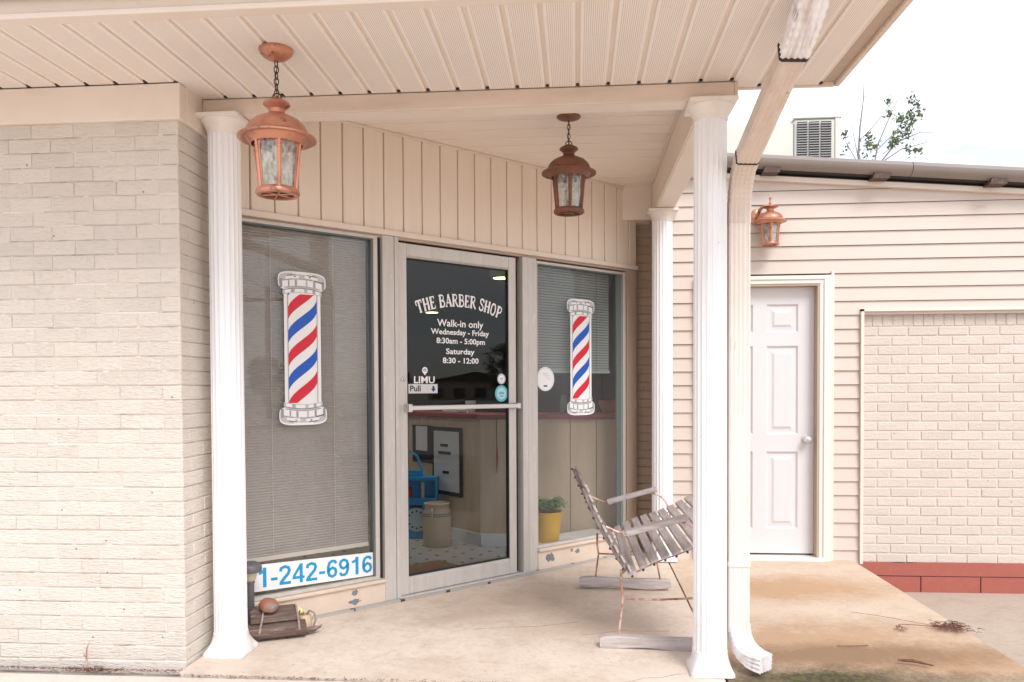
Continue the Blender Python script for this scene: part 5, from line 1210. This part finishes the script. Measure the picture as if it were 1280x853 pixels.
for i in range(200):
    x = 1.96+rr.gauss(0, .045); y = 4.36+rr.gauss(0, .038)
    a = rr.uniform(-.7, .5)+(math.pi if rr.random() < .5 else 0); l = rr.uniform(.01, .045); z = .006+rr.uniform(0, .018)
    q.tube([(x, y, z), (x+l*.5*math.cos(a), y+l*.5*math.sin(a), z+.006), (x+l*math.cos(a), y+l*math.sin(a), z)], .0014, M['litter'], 3)
q.tube([(1.55, 4.66, .004), (1.68, 4.58, .006), (1.82, 4.47, .006), (1.93, 4.38, .006)], .0012, M['litter'], 5); q.tube([(1.70, 4.36, .006), (1.72, 4.42, .008), (1.80, 4.41, .008), (1.92, 4.38, .008)], .0018, M['litter'], 5)
for i in range(40): flake(q, 1.71+rr.gauss(0, .012), 4.36+rr.gauss(0, .02), .006, .008, M['litter'])
tag(q.build('dry_twigs'), 'clump of dry brown pine needles and twigs on the edge of the walkway', 'twigs', kind='stuff')
q = MB(); q.tube([(-2.26, 3.51, -.02), (-2.262, 3.508, .05), (-2.257, 3.505, .09), (-2.240, 3.50, .125)], [.004, .004, .003, .0015], M['rust'], 6); q.tube([(-2.262, 3.508, .045), (-2.27, 3.50, .065)], .002, M['rust'], 5)
tag(q.build('dead_weed', None, True), 'single dead reddish weed stalk standing against the painted brick wall', 'weed')
q = MB(); q.tube([(1.50, 3.86, .0), (1.56, 3.84, .004), (1.63, 3.79, .0)], [.006, .008, .003], M['litter'], 6); tag(q.build('dark_twig', None, True), 'short dark twig on the stained walkway near the bottom edge', 'twig')
q = MB(); q.tube([(1.30, 4.10, -.015), (1.36, 4.09, -.012), (1.45, 4.10, -.01)], .0022, M['litter'], 5); tag(q.build('thin_twig', None, True), 'thin straight twig on the walkway in front of the driveway edge', 'twig')

# ------------------------------------------------------------------ tree behind the wing roof
def tree(loc, label, branches, leaves, seed, group=None):
    t = thing('sapling_tree', label, 'tree', loc); rr = random.Random(seed); q = MB()
    for pts, r0, r1 in branches:
        n = len(pts); q.tube([tuple(Vector(p)-Vector(loc)) for p in pts], [(r0+(r1-r0)*i/(n-1))*.62 for i in range(n)], M['bark'], 5)
    q.build('trunk', t, True)
    q = MB()
    for (c, rad, n) in leaves:
        for i in range(int(n*2.6)):
            p = Vector(c)-Vector(loc)+Vector((rr.gauss(0, rad*.8), rr.gauss(0, rad), rr.gauss(0, rad))); s = rr.uniform(.025, .055)
            a = Vector((rr.uniform(-1, 1), rr.uniform(-1, 1), rr.uniform(-1, 1))).normalized(); b2 = a.cross(Vector((rr.uniform(-1, 1), rr.uniform(-1, 1), rr.uniform(-1, 1)))).normalized()
            q.add([tuple(p-a*s), tuple(p+b2*s*.6), tuple(p+a*s), tuple(p-b2*s*.6)], [(0, 1, 2, 3)], M['leaf'])
    q.build('foliage', t); return t
Y_ = 18.0
def P3(x, z, dy=0): return (x, Y_+dy, z)
br = [([P3(6.6, -.3), P3(6.5, 3.0), P3(6.3, 5.2), P3(6.10, 6.3)], .12, .05),
 ([P3(6.10, 6.3), P3(6.13, 6.9), P3(6.2, 7.5), P3(6.24, 8.0, .1)], .040, .008),
 ([P3(6.3, 5.2), P3(6.5, 6.5), P3(6.75, 7.1), P3(6.95, 7.55)], .035, .006), ([P3(6.3, 5.8), P3(6.9, 6.55), P3(7.4, 6.75), P3(7.75, 6.72)], .035, .005),
 ([P3(6.4, 6.0), P3(7.0, 6.4), P3(7.5, 6.52), P3(7.62, 6.58)], .025, .004), ([P3(6.12, 6.6), P3(6.45, 6.95), P3(6.75, 7.35), P3(7.05, 7.75)], .020, .004),
 ([P3(6.1, 6.2), P3(5.98, 6.8), P3(5.95, 7.4)], .018, .004), ([P3(6.1, 6.1), P3(5.82, 6.6), P3(5.86, 7.15)], .018, .004), ([P3(6.5, 6.4), P3(6.85, 6.75), P3(7.1, 7.1), P3(7.15, 7.35)], .018, .004),
 ([P3(6.6, 6.3), P3(6.95, 6.55), P3(7.3, 7.0), P3(7.55, 7.25)], .014, .003), ([P3(6.14, 7.0), P3(6.35, 7.25), P3(6.42, 7.5)], .010, .003), ([P3(6.2, 7.5), P3(6.3, 7.75), P3(6.33, 8.1)], .008, .002), ([P3(4.9, 6.2), P3(5.05, 7.2), P3(5.1, 7.7)], .016, .003), ([P3(4.3, 6.2), P3(4.36, 7.1), P3(4.30, 7.5)], .012, .003)]
lv = [((6.72, Y_, 7.42), .04, 9), ((6.73, Y_, 7.15), .05, 12), ((6.98, Y_, 7.03), .07, 22), ((7.17, Y_, 7.12), .06, 18), ((7.20, Y_, 7.45), .05, 10), ((7.32, Y_, 7.30), .05, 9), ((7.35, Y_, 7.15), .06, 14), ((7.22, Y_, 6.98), .05, 10), ((7.1, Y_, 6.86), .07, 18),
 ((7.08, Y_, 6.74), .07, 16), ((6.90, Y_, 6.66), .08, 26), ((6.80, Y_, 6.52), .07, 24), ((7.15, Y_, 6.42), .06, 10), ((6.38, Y_, 6.52), .09, 20), ((6.3, Y_, 6.42), .1, 16), ((5.82, Y_, 6.75), .05, 9), ((5.80, Y_, 6.45), .07, 8), ((7.35, Y_, 6.35), .05, 8), ((6.3, Y_, 6.70), .04, 6)]
tree((6.6, 18, -.34), 'thin nearly bare tree with few green leaves rising behind the wing roof', br, lv, 5)

# ------------------------------------------------------------------ across the lot (seen only as reflections in the glass)
def bigtree(x, y, h, seed, label):
    t = thing('leafy_tree', label, 'tree', (x, y, -.34), 0, 'trees across the parking lot'); rr = random.Random(seed)
    q = MB(); q.tube([(0, 0, 0), (.1, 0, h*.3), (.0, .1, h*.62), (.05, 0, h*.85)], [.30, .22, .12, .04], M['bark'], 8)
    for i in range(9):
        a = rr.uniform(0, 6.28); z = h*rr.uniform(.3, .65); q.tube([(0, 0, z), (h*.16*math.cos(a), h*.16*math.sin(a), z+h*.12), (h*.27*math.cos(a), h*.27*math.sin(a), z+h*.2)], [.09, .06, .02], M['bark'], 6)
    q.build('trunk', t, True); q = MB()
    for c in range(46):
        a = rr.uniform(0, 6.28); u = rr.uniform(-1, 1); rad = h*.33*math.sqrt(1-u*u)*rr.uniform(.5, 1); cc = Vector((rad*math.cos(a), rad*math.sin(a), h*.62+u*h*.33))
        for i in range(46):
            p = cc+Vector((rr.gauss(0, h*.05), rr.gauss(0, h*.05), rr.gauss(0, h*.04))); s = rr.uniform(.10, .22); a_ = Vector((rr.uniform(-1, 1), rr.uniform(-1, 1), rr.uniform(-.6, .6))).normalized(); b2 = a_.cross(Vector((0, 0, 1))+a_*.3).normalized()
            q.add([tuple(p-a_*s), tuple(p+b2*s*.7), tuple(p+a_*s), tuple(p-b2*s*.7)], [(0, 1, 2, 3)], M['crown'])
    q.build('crown', t); return t
bigtree(76, -1.5, 6.3, 1, 'broad leafy tree reflected in the right part of the door glass'); bigtree(92, -16, 4.2, 2, 'lower tree reflected beyond the broad tree'); bigtree(58, -19.5, 4.4, 3, 'leafy tree beyond the lot reflected low in the left shop window'); bigtree(84, -42, 5, 4, 'rightmost leafy tree across the lot behind the camera')
UP = thing('utility_pole', 'wooden utility pole with crossarm standing across the lot', 'utility pole', (30, -8.2, -.34))
q = MB(); q.tube([(0, 0, 0), (0, 0, 6.4)], [.15, .11], M['polewood'], 10); q.build('pole', UP, True)
q = MB(); q.box(-.06, .06, -1.1, 1.1, 5.7, 5.84, M['polewood']); q.build('crossarm', UP)
for yy in (-1.0, -.4, .4, 1.0):
    q = MB(); q.lathe([(.04, 5.84), (.05, 5.9), (.03, 5.98), (0, 6.0)], 10, M['grey_plastic'], c=(0, yy, 0)); q.build('insulator', UP, True)
q = MB()
for yy in (-1.0, 1.0): q.tube([(x, yy-.25*x, 5.95-.9*math.sin(math.pi*min(1, abs(x)/30))) for x in lin(-30, 30, 20)], .02, M['black'], 4)
q.build('wire', UP)
HB = thing('low_shop_building', 'low beige building with dark windows across the street', 'building', (110, -9, -.9)); 
q = MB(); q.box(-4, 4, -6, 8, 0, 3.2, M['bldg']); q.build('wall', HB); q = MB(); q.prism([(-6.5, 3.2), (8.5, 3.2), (1, 4.6)], -4.5, 4.5, M['roofdark'], 'x'); q.build('roof', HB)
for yy in (-4.5, -1.5, 1.5, 4.5): q = MB(); q.box(-4.03, -4.001, yy-.8, yy+.8, .9, 2.3, M['dark']); q.build('window', HB)
